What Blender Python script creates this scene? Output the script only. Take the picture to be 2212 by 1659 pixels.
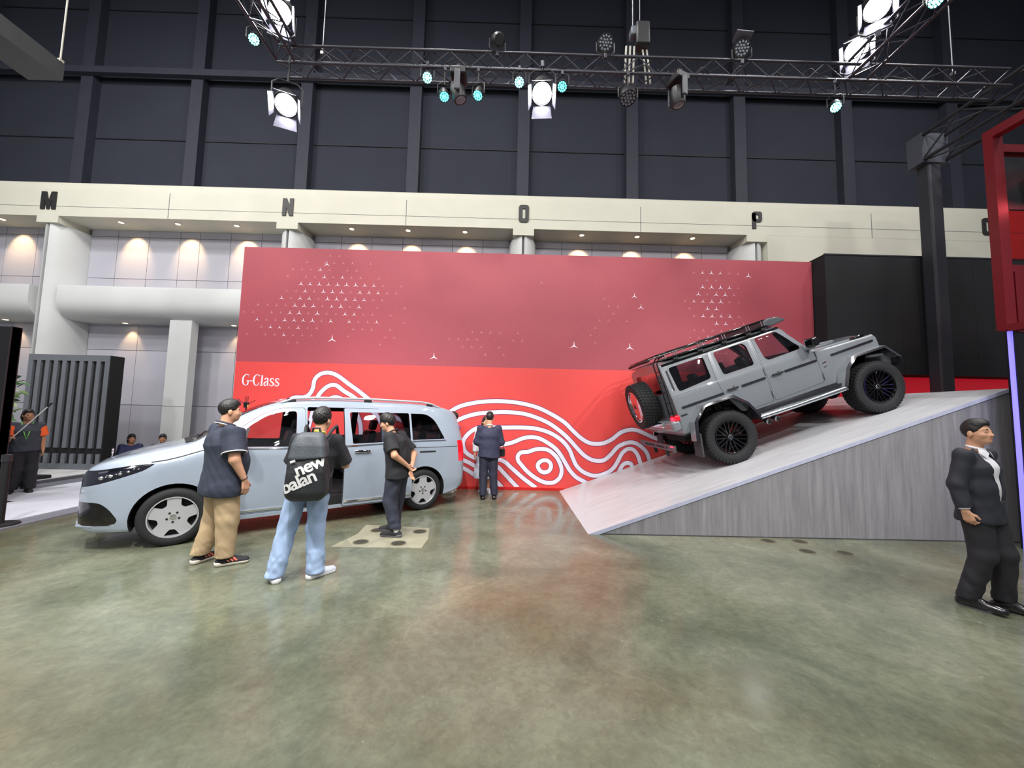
import bpy, bmesh, math, random
import numpy as np
from math import sin, cos, pi, radians, sqrt, atan2
from mathutils import Vector, Matrix, Euler
from mathutils.bvhtree import BVHTree

for o in list(bpy.data.objects):
    bpy.data.objects.remove(o, do_unlink=True)
SC = bpy.context.scene
COL = SC.collection
random.seed(7)

# ------------------------------------------------------------------ camera
cd = bpy.data.cameras.new('camera')
cd.sensor_fit = 'HORIZONTAL'
cd.sensor_width = 36.0
cd.lens = 830.0 / 2212.0 * 36.0
cd.clip_start = 0.05
cd.clip_end = 200
CAM = bpy.data.objects.new('camera', cd)
COL.objects.link(CAM)
CAM.matrix_world = (Matrix.Translation((0, 0, 1.70)) @ Matrix.Rotation(radians(-0.6), 4, 'Z')
                    @ Matrix.Rotation(pi / 2 + radians(4.4), 4, 'X') @ Matrix.Rotation(radians(1.3), 4, 'Z'))
SC.camera = CAM

# ------------------------------------------------------------------ world, exposure
SC.view_settings.view_transform = 'Standard'
SC.view_settings.look = 'None'
SC.view_settings.gamma = 1.0
SC.view_settings.use_curve_mapping = False
SC.view_settings.exposure = 0.0
W = bpy.data.worlds.new('hall_air')
SC.world = W
W.use_nodes = True
W.node_tree.nodes['Background'].inputs[0].default_value = (0.80, 0.86, 1.0, 1)
W.node_tree.nodes['Background'].inputs[1].default_value = 0.22


def lamp(name, kind, loc, target, power, color=(1, 1, 1), size=0.4, spot=60, blend=0.5, parent=None):
    l = bpy.data.lights.new(name, kind)
    l.energy = power
    l.color = color
    if kind == 'AREA':
        l.shape = 'DISK'
        l.size = size
    elif kind == 'SPOT':
        l.spot_size = radians(spot)
        l.spot_blend = blend
        l.shadow_soft_size = size
    else:
        l.shadow_soft_size = size
    o = bpy.data.objects.new(name, l)
    COL.objects.link(o)
    o.location = loc
    d = Vector(target) - Vector(loc)
    o.rotation_euler = d.to_track_quat('-Z', 'Y').to_euler()
    if parent:
        o.parent = parent
        o.matrix_parent_inverse = parent.matrix_world.inverted()
    return o


# unseen area lamps, added high in the hall for overall light
for i, (x, y, z, p, tx, ty) in enumerate([
        (-9, -1, 11, 330, -7, 4), (-3, -2, 11, 330, -2, 4), (3, -2, 11, 330, 2, 4), (9, -1, 11, 330, 7, 5),
        (-6, 3.2, 12, 250, -5, 6), (0, 3.2, 12, 250, 0, 6), (6, 3.2, 12, 250, 5, 6),
        (-10, 4, 12.5, 520, -11, 11), (-13, 3, 10, 300, -11, 9), (-2, 6, 13, 200, -2, 11), (10, 5, 12.5, 260, 11, 11)]):
    lamp('hall_fill', 'AREA', (x, y, z), (tx, ty, 0), p, (1.0, 0.98, 0.95), 0.8)
# rows of small unseen lamps behind the camera, added for paint glints
for x in (-11, -7.5, -4.5, -1.5, 1.5, 4.5, 8):
    for y in (-5, -2.2):
        lamp('glint_lamp', 'AREA', (x + 0.4 * y, y, 6.5), (x, 5, 0.5), 26, (1.0, 0.97, 0.94), 0.16)
# spot lamps of the stand, on the front truss over the camera
for (x, y, z, tx, ty, tz, p, sp) in [(6.6, 1.0, 7.6, 4.6, 7.4, 1.3, 1150, 46), (3.2, 0.4, 7.6, 3.4, 8.0, 1.2, 600, 50), (-1.0, 0.4, 7.6, -2.6, 6.2, 0.8, 1800, 55), (-4.2, 0.8, 7.6, -3.6, 5.6, 0.8, 1500, 55),
                                     (0.8, 0.4, 7.6, 0.3, 8.7, 3.2, 620, 60), (-3.0, 0.4, 7.6, -3.6, 8.7, 3.4, 480, 60)]:
    lamp('stand_spot', 'SPOT', (x, y, z), (tx, ty, tz), p, (1.0, 0.98, 0.96), 0.12, sp, 0.7)


# ------------------------------------------------------------------ materials
def lin(c):
    return tuple(((v / 255.0) / 12.92 if v / 255.0 <= 0.04045 else ((v / 255.0 + 0.055) / 1.055) ** 2.4) for v in c)


MATS = {}


def mat(name, rgb, rough=0.5, metal=0.0, var=0.06, scale=8.0, coat=0.0, emit=0.0, alpha=1.0, bump=0.0, bscale=60.0, spec=0.5, ecol=None):
    if name in MATS:
        return MATS[name]
    m = bpy.data.materials.new(name)
    m.use_nodes = True
    nt = m.node_tree
    b = nt.nodes['Principled BSDF']
    c = lin(rgb)
    tc = nt.nodes.new('ShaderNodeTexCoord')
    nz = nt.nodes.new('ShaderNodeTexNoise')
    nz.inputs['Scale'].default_value = scale
    nz.inputs['Detail'].default_value = 3
    nt.links.new(tc.outputs['Object'], nz.inputs['Vector'])
    cr = nt.nodes.new('ShaderNodeValToRGB')
    cr.color_ramp.elements[0].position = 0.3
    cr.color_ramp.elements[1].position = 0.7
    cr.color_ramp.elements[0].color = tuple(v * (1 - var) for v in c) + (1,)
    cr.color_ramp.elements[1].color = tuple(min(1, v * (1 + var)) for v in c) + (1,)
    nt.links.new(nz.outputs['Fac'], cr.inputs['Fac'])
    nt.links.new(cr.outputs['Color'], b.inputs['Base Color'])
    b.inputs['Roughness'].default_value = rough
    b.inputs['Metallic'].default_value = metal
    b.inputs['Specular IOR Level'].default_value = spec
    if coat:
        b.inputs['Coat Weight'].default_value = coat
        b.inputs['Coat Roughness'].default_value = 0.03
    if emit:
        b.inputs['Emission Color'].default_value = tuple(lin(ecol or rgb)) + (1,)
        b.inputs['Emission Strength'].default_value = emit
    if alpha < 1:
        b.inputs['Alpha'].default_value = alpha
    if bump:
        n2 = nt.nodes.new('ShaderNodeTexNoise')
        n2.inputs['Scale'].default_value = bscale
        n2.inputs['Detail'].default_value = 4
        nt.links.new(tc.outputs['Object'], n2.inputs['Vector'])
        bp = nt.nodes.new('ShaderNodeBump')
        bp.inputs['Strength'].default_value = bump
        bp.inputs['Distance'].default_value = 0.01
        nt.links.new(n2.outputs['Fac'], bp.inputs['Height'])
        nt.links.new(bp.outputs['Normal'], b.inputs['Normal'])
    MATS[name] = m
    return m


def glass(name, tint, gloss=0.5):
    """tinted window film: clear see-through pane plus mirror reflection by angle"""
    if name in MATS:
        return MATS[name]
    m = bpy.data.materials.new(name)
    m.use_nodes = True
    nt = m.node_tree
    nt.nodes.remove(nt.nodes['Principled BSDF'])
    out = nt.nodes['Material Output']
    tr = nt.nodes.new('ShaderNodeBsdfTransparent')
    tr.inputs[0].default_value = lin(tint) + (1,)
    gl = nt.nodes.new('ShaderNodeBsdfGlossy')
    gl.inputs['Roughness'].default_value = 0.02
    lw = nt.nodes.new('ShaderNodeLayerWeight')
    lw.inputs['Blend'].default_value = 0.5
    pw = nt.nodes.new('ShaderNodeMath')
    pw.operation = 'POWER'
    pw.inputs[1].default_value = 4.0
    nt.links.new(lw.outputs['Facing'], pw.inputs[0])
    fr = nt.nodes.new('ShaderNodeMath')
    fr.operation = 'MULTIPLY_ADD'
    fr.inputs[1].default_value = 0.75
    fr.inputs[2].default_value = gloss * 0.1
    nt.links.new(pw.outputs[0], fr.inputs[0])
    mx = nt.nodes.new('ShaderNodeMixShader')
    nt.links.new(fr.outputs[0], mx.inputs[0])
    nt.links.new(tr.outputs[0], mx.inputs[1])
    nt.links.new(gl.outputs[0], mx.inputs[2])
    nt.links.new(mx.outputs[0], out.inputs[0])
    MATS[name] = m
    return m


# ------------------------------------------------------------------ mesh helpers
class MB:
    """collects shapes into one mesh"""

    def __init__(s):
        s.v = []
        s.f = []
        s.mi = []

    def add(s, vs, fs, mi=0):
        n = len(s.v)
        s.v += [tuple(p) for p in vs]
        s.f += [tuple(i + n for i in f) for f in fs]
        s.mi += [mi] * len(fs)
        return s

    def box(s, c, d, rot=None, mi=0):
        x, y, z = d[0] / 2, d[1] / 2, d[2] / 2
        vs = [Vector((a, b, e)) for a in (-x, x) for b in (-y, y) for e in (-z, z)]
        if rot is not None:
            vs = [rot @ p for p in vs]
        vs = [p + Vector(c) for p in vs]
        return s.add(vs, [(0, 1, 3, 2), (4, 6, 7, 5), (0, 4, 5, 1), (2, 3, 7, 6), (0, 2, 6, 4), (1, 5, 7, 3)], mi)

    def span(s, lo, hi, mi=0):
        return s.box([(a + b) / 2 for a, b in zip(lo, hi)], [abs(b - a) for a, b in zip(lo, hi)], None, mi)

    def prism(s, poly, axis, a, b, mi=0):
        """poly in the two other axes, extruded along axis from a to b"""
        n = len(poly)
        def P(q, t):
            if axis == 'x':
                return (t, q[0], q[1])
            if axis == 'y':
                return (q[0], t, q[1])
            return (q[0], q[1], t)
        ar = sum(poly[i][0] * poly[(i + 1) % n][1] - poly[(i + 1) % n][0] * poly[i][1] for i in range(n))
        if axis == 'y':
            ar = -ar
        if (ar < 0) != (b < a):
            poly = poly[::-1]
        vs = [P(q, a) for q in poly] + [P(q, b) for q in poly]
        fs = [tuple(range(n))[::-1], tuple(range(n, 2 * n))]
        fs += [(i, (i + 1) % n, n + (i + 1) % n, n + i) for i in range(n)]
        return s.add(vs, fs, mi)

    def tube(s, pts, r, n=8, closed=False, mi=0):
        pts = [Vector(p) for p in pts]
        rs = r if isinstance(r, (list, tuple)) else [r] * len(pts)
        rings = []
        up = None
        m = len(pts)
        for i, p in enumerate(pts):
            if closed:
                t = (pts[(i + 1) % m] - pts[i - 1]).normalized()
            else:
                t = (pts[min(i + 1, m - 1)] - pts[max(i - 1, 0)]).normalized()
            if up is None:
                up = Vector((0, 0, 1)) if abs(t.z) < 0.9 else Vector((1, 0, 0))
            a = (up - t * up.dot(t)).normalized()
            b = t.cross(a)
            up = a
            rings.append([p + (a * cos(2 * pi * k / n) + b * sin(2 * pi * k / n)) * rs[i] for k in range(n)])
        vs = [q for rg in rings for q in rg]
        fs = []
        for i in range(m if closed else m - 1):
            j = (i + 1) % m
            for k in range(n):
                fs.append((i * n + k, i * n + (k + 1) % n, j * n + (k + 1) % n, j * n + k))
        if not closed:
            fs.append(tuple(range(n))[::-1])
            fs.append(tuple(range((m - 1) * n, m * n)))
        return s.add(vs, fs, mi)

    def cyl(s, a, b, r, n=16, r2=None, mi=0):
        return s.tube([a, b], [r, r if r2 is None else r2], n, False, mi)

    def lathe(s, prof, n=32, axis='y', c=(0, 0, 0), closed=False, mi=0):
        """prof: (radius, along-axis) pairs"""
        vs = []
        for (r, h) in prof:
            for k in range(n):
                a = 2 * pi * k / n
                if axis == 'y':
                    q = (r * cos(a), h, r * sin(a))
                elif axis == 'x':
                    q = (h, r * cos(a), r * sin(a))
                else:
                    q = (r * cos(a), r * sin(a), h)
                vs.append((q[0] + c[0], q[1] + c[1], q[2] + c[2]))
        fs = []
        m = len(prof)
        for i in range(m if closed else m - 1):
            j = (i + 1) % m
            for k in range(n):
                fs.append((i * n + k, i * n + (k + 1) % n, j * n + (k + 1) % n, j * n + k))
        if not closed:
            fs.append(tuple(range(n)))
            fs.append(tuple(range((m - 1) * n, m * n)))
        return s.add(vs, fs, mi)

    def sphere(s, c, r, n=12, m=8, mi=0, rot=None):
        r = (r, r, r) if not isinstance(r, (list, tuple)) else r
        vs = []
        for i in range(m + 1):
            t = pi * i / m
            for k in range(n):
                a = 2 * pi * k / n
                q = Vector((r[0] * sin(t) * cos(a), r[1] * sin(t) * sin(a), r[2] * cos(t)))
                if rot is not None:
                    q = rot @ q
                vs.append((q[0] + c[0], q[1] + c[1], q[2] + c[2]))
        fs = [(i * n + k, (i + 1) * n + k, (i + 1) * n + (k + 1) % n, i * n + (k + 1) % n) for i in range(m) for k in range(n)]
        return s.add(vs, fs, mi)

    def xf(s, M):
        s.v = [tuple(M @ Vector(p)) for p in s.v]
        return s

    def mesh(s, name, mats, smooth=None, fix=True):
        me = bpy.data.meshes.new(name)
        me.from_pydata(s.v, [], s.f)
        for m in (mats if isinstance(mats, (list, tuple)) else [mats]):
            me.materials.append(m)
        me.polygons.foreach_set('material_index', s.mi)
        if fix:
            bm = bmesh.new()
            bm.from_mesh(me)
            bmesh.ops.recalc_face_normals(bm, faces=bm.faces[:])
            bm.to_mesh(me)
            bm.free()
        if smooth is not None:
            me.polygons.foreach_set('use_smooth', [True] * len(me.polygons))
            me.set_sharp_from_angle(angle=radians(smooth))
        me.update()
        return me

    def build(s, name, mats, parent=None, smooth=None, bevel=0, loc=None, segs=2):
        o = link(name, s.mesh(name, mats, smooth), parent)
        if loc:
            o.location = loc
        if bevel:
            b = o.modifiers.new('bevel', 'BEVEL')
            b.width = bevel
            b.segments = segs
            b.limit_method = 'ANGLE'
            b.angle_limit = radians(40)
        return o


def link(name, me, parent=None):
    o = bpy.data.objects.new(name, me)
    COL.objects.link(o)
    if parent is not None:
        o.parent = parent
    return o


def tag(o, label=None, cat=None, group=None, kind=None):
    if label:
        o['label'] = label
    if cat:
        o['category'] = cat
    if group:
        o['group'] = group
    if kind:
        o['kind'] = kind
    return o


def thing(name, label, cat, loc=(0, 0, 0), rot=(0, 0, 0), group=None):
    o = bpy.data.objects.new(name, None)
    o.empty_display_size = 0.1
    COL.objects.link(o)
    o.location = loc
    o.rotation_euler = rot
    return tag(o, label, cat, group)


def struct(o, label=None):
    o['kind'] = 'structure'
    if label:
        o['label'] = label
    return o


def rounded(poly, r, n=5):
    """round the corners of a 2D polygon; r number or list"""
    out = []
    m = len(poly)
    for i in range(m):
        rr = r[i] if isinstance(r, (list, tuple)) else r
        p = Vector(poly[i])
        a = Vector(poly[i - 1]) - p
        b = Vector(poly[(i + 1) % m]) - p
        if rr <= 0:
            out.append(tuple(p))
            continue
        t = min(rr, a.length * 0.48, b.length * 0.48)
        A = p + a.normalized() * t
        B = p + b.normalized() * t
        for k in range(n + 1):
            u = k / n
            q = A * (1 - u) ** 2 + p * 2 * u * (1 - u) + B * u ** 2
            out.append((q.x, q.y))
    return out


def spline(pts, n=8, closed=False):
    """Catmull-Rom through points of any dimension"""
    P = [np.array(p, float) for p in pts]
    m = len(P)
    out = []
    for i in range(m if closed else m - 1):
        if closed:
            a, b, c, d = P[(i - 1) % m], P[i], P[(i + 1) % m], P[(i + 2) % m]
        else:
            a, b, c, d = P[max(i - 1, 0)], P[i], P[i + 1], P[min(i + 2, m - 1)]
        for k in range(n):
            t = k / n
            out.append(tuple(0.5 * (2 * b + (c - a) * t + (2 * a - 5 * b + 4 * c - d) * t * t + (3 * b - a - 3 * c + d) * t ** 3)))
    if not closed:
        out.append(tuple(P[-1]))
    return out


def ribbon(path, w, closed=False):
    """flat 2D strip of width w along a 2D path: verts, quads"""
    P = [Vector(p[:2]) for p in path]
    m = len(P)
    vs = []
    for i in range(m):
        if closed:
            t = P[(i + 1) % m] - P[i - 1]
        else:
            t = P[min(i + 1, m - 1)] - P[max(i - 1, 0)]
        t.normalize()
        nn = Vector((-t.y, t.x)) * (w / 2)
        vs += [P[i] + nn, P[i] - nn]
    fs = [(2 * i, 2 * i + 1, 2 * ((i + 1) % m) + 1, 2 * ((i + 1) % m)) for i in range(m if closed else m - 1)]
    return vs, fs

# ================================================================== THE HALL
def concrete_mat():
    m = bpy.data.materials.new('polished_concrete')
    m.use_nodes = True
    nt = m.node_tree
    b = nt.nodes['Principled BSDF']
    tc = nt.nodes.new('ShaderNodeTexCoord')
    def noise(sc, det, rough=0.6, dist=0.0):
        n = nt.nodes.new('ShaderNodeTexNoise')
        n.inputs['Scale'].default_value = sc
        n.inputs['Detail'].default_value = det
        n.inputs['Roughness'].default_value = rough
        n.inputs['Distortion'].default_value = dist
        nt.links.new(tc.outputs['Object'], n.inputs['Vector'])
        return n
    def ramp(n, stops):
        r = nt.nodes.new('ShaderNodeValToRGB')
        e = r.color_ramp.elements
        e[0].position, e[0].color = stops[0][0], lin(stops[0][1]) + (1,)
        e[1].position, e[1].color = stops[-1][0], lin(stops[-1][1]) + (1,)
        for p, c in stops[1:-1]:
            x = e.new(p)
            x.color = lin(c) + (1,)
        nt.links.new(n.outputs['Fac'], r.inputs['Fac'])
        return r
    big = ramp(noise(0.55, 7, 0.62, 0.6), [(0.30, (92, 98, 82)), (0.45, (117, 122, 103)), (0.58, (137, 140, 120)), (0.72, (160, 160, 142))])
    mid = ramp(noise(2.6, 9, 0.7, 1.2), [(0.25, (150, 150, 150)), (0.5, (205, 205, 205)), (0.75, (255, 255, 250))])
    fine = ramp(noise(17, 8, 0.75, 0.5), [(0.3, (190, 190, 188)), (0.6, (255, 255, 255))])
    specks = ramp(noise(30, 2, 0.5, 1.5), [(0.72, (0, 0, 0)), (0.78, (120, 120, 112))])
    def mul(a, c, f=1.0, mode='MULTIPLY'):
        x = nt.nodes.new('ShaderNodeMix')
        x.data_type = 'RGBA'
        x.blend_type = mode
        x.inputs[0].default_value = f
        nt.links.new(a, x.inputs[6])
        nt.links.new(c, x.inputs[7])
        return x.outputs[2]
    brown = ramp(noise(0.38, 5, 0.6, 0.4), [(0.48, (255, 255, 255)), (0.66, (226, 200, 176))])
    c = mul(big.outputs[0], brown.outputs[0], 0.8)
    c = mul(c, mid.outputs[0], 0.55)
    c = mul(c, fine.outputs[0], 0.55)
    c = mul(c, specks.outputs[0], 0.5, 'ADD')
    nt.links.new(c, b.inputs['Base Color'])
    rr = nt.nodes.new('ShaderNodeMapRange')
    rr.inputs['From Min'].default_value = 0.3
    rr.inputs['From Max'].default_value = 0.7
    rr.inputs['To Min'].default_value = 0.08
    rr.inputs['To Max'].default_value = 0.24
    nt.links.new(noise(1.7, 8, 0.65, 0.8).outputs['Fac'], rr.inputs['Value'])
    nt.links.new(rr.outputs[0], b.inputs['Roughness'])
    bp = nt.nodes.new('ShaderNodeBump')
    bp.inputs['Strength'].default_value = 0.10
    bp.inputs['Distance'].default_value = 0.012
    nt.links.new(noise(9, 7, 0.6, 0.4).outputs['Fac'], bp.inputs['Height'])
    nt.links.new(bp.outputs['Normal'], b.inputs['Normal'])
    b.inputs['Specular IOR Level'].default_value = 0.55
    return m


M_FLOOR = concrete_mat()
M_BEIGE = mat('beige_plaster', (204, 202, 188), 0.75, var=0.03, scale=1.5)
M_WHITE = mat('white_plaster', (206, 208, 208), 0.7, var=0.03, scale=1.5)
M_PANEL = mat('grey_wall_panel', (178, 177, 188), 0.6, var=0.03, scale=1.2)
M_JOINT = mat('dark_joint', (112, 110, 116), 0.9)
M_DARKWALL = mat('black_acoustic_wall', (38, 41, 54), 0.85, var=0.10, scale=0.7)
M_DARKRIB = mat('black_rib', (43, 45, 58), 0.7, var=0.08)
M_BLACK = mat('matt_black', (24, 24, 27), 0.6)
M_BLACKGLOSS = mat('gloss_black', (10, 10, 12), 0.12, coat=0.6)

fl = MB().span((-24, -12, -0.2), (24, 12.2, 0.0)).build('floor', M_FLOOR)
struct(fl, 'polished olive grey concrete floor')

# back wall: the structural wall with its recessed bays
HY = 10.6          # face of the beam
RY = 11.4          # face of the recess panels
LY = 11.6          # face of the lower recess panels
COLX = [-19.81, -13.09, -6.37, 0.34, 7.06, 13.78]
wb = MB()
wb.span((-24, 11.7, 0), (24, 12.2, 16))
wb.span((-24, RY + 0.03, 4.16), (6.8, 11.75, 8.0))
wb.span((-24, LY + 0.03, 0), (6.8, 11.75, 4.2))
wall = wb.build('wall_back', M_JOINT)
struct(wall, 'back wall of the hall with recessed bays')

# beam with rounded top edge, runs the whole width
prof = [(RY + 0.3, 6.97), (HY, 6.97), (HY, 7.72)]
prof += [(HY + 0.13 - 0.13 * cos(t * pi / 12), 7.72 + 0.30 * sin(t * pi / 12)) for t in range(1, 7)]
prof += [(RY + 0.3, 8.02)]
bm_ = MB().prism(prof, 'x', -24, 24)
beam = bm_.build('trim_1', M_BEIGE, smooth=35)
struct(beam, 'long beige concrete beam carrying the bay letters')
for gx in (-9.73, -3.02, 3.7, 10.4):     # construction joints of the beam
    MB().span((gx - 0.008, HY - 0.004, 6.98), (gx + 0.008, HY + 0.01, 7.72)).build('joint', M_JOINT, beam)
MB().span((-24, HY - 0.004, 7.245), (24, HY + 0.008, 7.255)).build('joint', M_JOINT, beam)
# flat wall to the right of bay P
struct(MB().span((7.35, HY, 0), (24, RY + 0.3, 6.98)).build('wall_right', M_BEIGE), 'plain beige wall right of bay P')

# columns: half-ellipse fronts with a slot, pilaster between column and beam
cols = []
for i, cx in enumerate(COLX[:5]):
    pil = MB().span((cx - 0.30, HY, 6.78), (cx + 0.30, RY + 0.2, 6.97)).build('trim_%d' % (2 + 2 * i), M_BEIGE)
    struct(pil)
    cm = MB()
    for s in (-1, 1):
        poly = [(cx + s * 0.035, RY + 0.2)]
        poly += [(cx + s * max(0.035, 0.40 * sin(t * pi / 28)), RY - 0.75 * cos(t * pi / 28)) for t in range(0, 15)]
        poly += [(cx + s * 0.40, RY + 0.2)]
        cm.prism(poly, 'z', 0, 6.78)
    c = cm.build('trim_%d' % (3 + 2 * i), M_WHITE, smooth=30)
    struct(c, 'white rounded column with a slot down the middle')
    MB().span((cx - 0.04, RY - 0.68, 0), (cx + 0.04, RY + 0.15, 6.77)).build('slot', M_JOINT, c)

# recess panels, each its own sheet
PCACHE = {}


def panel(parent, x0, x1, z0, z1, y):
    k = (round(x1 - x0, 3), round(z1 - z0, 3))
    if k not in PCACHE:
        PCACHE[k] = MB().span((0.007, 0, 0.007), (k[0] - 0.007, 0.03, k[1] - 0.007)).mesh('panel', M_PANEL)
    o = link('panel', PCACHE[k], parent)
    o.location = (x0, y, z0)


def colsplit(a, b):
    c = (a + b) / 2
    xs = [c - 0.295 - 0.93 * k for k in (3, 2, 1, 0)] + [c + 0.295 + 0.93 * k for k in (0, 1, 2, 3)]
    xs = [x for x in xs if a < x < b]
    return [a] + xs + [b]


for bi in range(4):
    a, b = COLX[bi] + 0.4, COLX[bi + 1] - 0.4
    xs = colsplit(a, b)
    rows = [(6.76, 6.97), (6.10, 6.76)] if bi >= 2 else [(6.76, 6.97), (5.47, 6.76), (4.2, 5.47)]
    for (z0, z1) in rows:
        for x0, x1 in zip(xs, xs[1:]):
            panel(wall, x0, x1, z0, z1, RY)
    if bi < 2:
        for (z0, z1) in [(3.34, 4.15), (1.70, 3.34), (0.06, 1.70)]:
            ys = [a + (b - a) * t / 4 for t in range(5)]
            for x0, x1 in zip(ys, ys[1:]):
                panel(wall, x0, x1, z0, z1, LY)
        # balcony with rounded underside
        pf = [(RY + 0.2, 5.02), (10.72, 5.02), (10.70, 4.98), (10.70, 4.62)]
        pf += [(11.15 - 0.45 * cos(t * pi / 16), 4.62 - 0.50 * sin(t * pi / 16)) for t in range(1, 9)]
        pf += [(LY + 0.1, 4.12), (LY + 0.1, 5.02)]
        struct(MB().prism(pf, 'x', a - 0.02, b).build('trim_%d' % (20 + bi), M_WHITE, smooth=30), 'white balcony front with rounded underside')
pl = MB().span((-9.67, 10.9, 0), (-9.05, 11.15, 4.14)).build('trim_30', M_WHITE)
struct(pl, 'white square pillar under the balcony')
MB().span((-9.672, 10.897, 1.68), (-9.048, 10.9, 1.69)).build('joint', M_JOINT, pl)

# dark upper wall with ribs and a catwalk rail
dark = MB().span((-24, 11.45, 8.0), (24, 11.75, 17)).build('wall_upper', M_DARKWALL)
struct(dark, 'black acoustic wall above the beam')
for k in range(-6, 7):
    x = 0.34 + 3.36 * k
    MB().span((x - 0.22, 11.2, 8.0), (x + 0.14, 11.45, 17)).build('rib', M_DARKRIB, dark)
    for zz in (9.9, 11.9, 14.2):
        MB().span((x + 0.14, 11.42, zz - 0.01), (x + 3.14, 11.45, zz + 0.01)).build('seam', M_BLACK, dark)
MB().span((-24, 11.05, 11.75), (24, 11.2, 11.95)).build('rail', M_DARKRIB, dark)
struct(MB().span((-24, -12, 17), (24, 12.2, 17.2)).build('ceiling', M_DARKWALL), 'dark hall ceiling')

# bay letters: heavy condensed capitals
def letter(name, polys, holes, cx, label):
    m = MB()
    for p in polys:
        m.prism([(cx + x, 7.155 + z) for x, z in p], 'y', HY - 0.03, HY + 0.002)
    o = m.build(name, mat('letter_black', (38, 37, 38), 0.5))
    return tag(o, label, 'letter', 'bay letters on the beam')


H_ = 0.51
letter('wall_letter', [[(-.21, 0), (-.21, H_), (-.07, H_), (0, .22), (.07, H_), (.21, H_), (.21, 0), (.095, 0), (.095, .30), (.035, 0), (-.035, 0), (-.095, .30), (-.095, 0)]], None, -13.09, 'black capital letter M on the beige beam')
letter('wall_letter', [[(-.15, 0), (-.15, H_), (-.045, H_), (.045, .27), (.045, H_), (.15, H_), (.15, 0), (.045, 0), (-.045, .25), (-.045, 0)]], None, -6.37, 'black capital letter N on the beige beam')


def ring_polys(w, h, t, r=0.09, zo=0.0):
    out = rounded([(-w, zo), (-w, zo + h), (w, zo + h), (w, zo)], r, 5)
    inn = rounded([(-w + t, zo + t), (-w + t, zo + h - t), (w - t, zo + h - t), (w - t, zo + t)], r * 0.4, 5)
    n = len(out)
    return [[out[i], out[(i + 1) % n], inn[(i + 1) % n], inn[i]] for i in range(n)]


letter('wall_letter', ring_polys(.145, H_, .105), None, 0.34, 'black capital letter O on the beige beam')
letter('wall_letter', ring_polys(.14, .31, .09, .08, .20) + [[(-.14, 0), (-.14, H_ - .05), (-.035, H_ - .05), (-.035, 0)]], None, 7.06, 'black capital letter P on the beige beam')
letter('wall_letter', ring_polys(.145, H_, .105) + [[(.02, .09), (.08, .12), (.16, -.03), (.09, -.06)]], None, 13.78, 'black capital letter Q half hidden behind the red frame')

# downlights in the soffits
M_LAMPRIM = mat('downlight_rim', (225, 215, 200), 0.4)
M_LAMPGLOW = mat('downlight_glow', (255, 214, 150), 0.4, emit=14, ecol=(255, 222, 170))


def downlight(x, y, z, tilt_y, label, group, power):
    t = thing('downlight', label, 'ceiling light', (x, y, z), group=group)
    MB().lathe([(0.085, 0.0), (0.085, -0.014), (0.062, -0.014), (0.062, 0.0)], 20, 'z').build('rim', M_LAMPRIM, t, 30)
    MB().cyl((0, 0, -0.002), (0, 0, -0.010), 0.06, 18).build('lens', M_LAMPGLOW, t)
    l = lamp('downlight_bulb', 'SPOT', (0, 0, -0.03), (0, tilt_y, -1), power, (1.0, 0.66, 0.32), 0.04, 66, 0.6)
    l.parent = t


seq = ['left', 'middle', 'right']
for bn, xs in (('M and N', (-11.31, -9.68, -7.99)), ('N and O', (-4.66, -3.02, -1.36)), ('O and P', (2.06, 3.69, 5.33))):
    for s_, x in zip(seq, xs):
        downlight(x, 10.88, 6.968, 0.80, 'small warm %s ceiling spot between letters %s' % (s_, bn), 'ceiling spots under the beam', 95)
downlight(-14.71, 10.88, 6.968, 0.80, 'small warm ceiling spot left of letter M', 'ceiling spots under the beam', 95)
downlight(-11.37, 11.34, 4.118, 0.45, 'small ceiling spot under the balcony above the slatted screen', 'ceiling spots under the balcony', 34)
downlight(-8.14, 11.30, 4.118, 0.45, 'small ceiling spot under the balcony beside the red backdrop', 'ceiling spots under the balcony', 34)
downlight(-14.76, 11.26, 4.118, 0.45, 'small ceiling spot under the balcony at the far left', 'ceiling spots under the balcony', 34)

# ================================================================== RED BACKDROP
WY = 8.75
M_RED_UP = mat('deep_red_print', (162, 66, 78), 0.55, var=0.03, scale=1.0)
M_RED_LO = mat('bright_red_print', (218, 68, 65), 0.5, var=0.02, scale=1.0)
M_LINE = mat('white_print', (226, 222, 236), 0.5, var=0.01)
M_LINE_EDGE = mat('violet_print', (120, 48, 92), 0.5, var=0.01)
bd = thing('backdrop_wall', 'tall red display wall with star pattern and white contour lines', 'wall', (0, WY, 0))
MB().span((-6.20, 0.01, 0), (7.11, 0.30, 5.43)).build('frame', mat('wall_frame', (150, 110, 70), 0.7), bd)
MB().span((-6.20, -0.005, 2.745), (7.10, 0.01, 5.43)).build('upper_panel', M_RED_UP, bd)
MB().span((-6.20, -0.005, 0.0), (7.12, 0.01, 2.745)).build('lower_panel', M_RED_LO, bd)
MB().span((7.12, -0.005, 0.0), (14.0, 0.01, 2.745)).build('glowing_panel', mat('glowing_red', (190, 18, 36), 0.4, emit=0.45, ecol=(206, 18, 38)), bd)  # emission added to brighten the red strip under the fascia
MB().span((-6.20, -0.03, 0.0), (14.0, -0.005, 0.06)).build('skirting', mat('red_skirting', (190, 24, 26), 0.35), bd)
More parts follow.
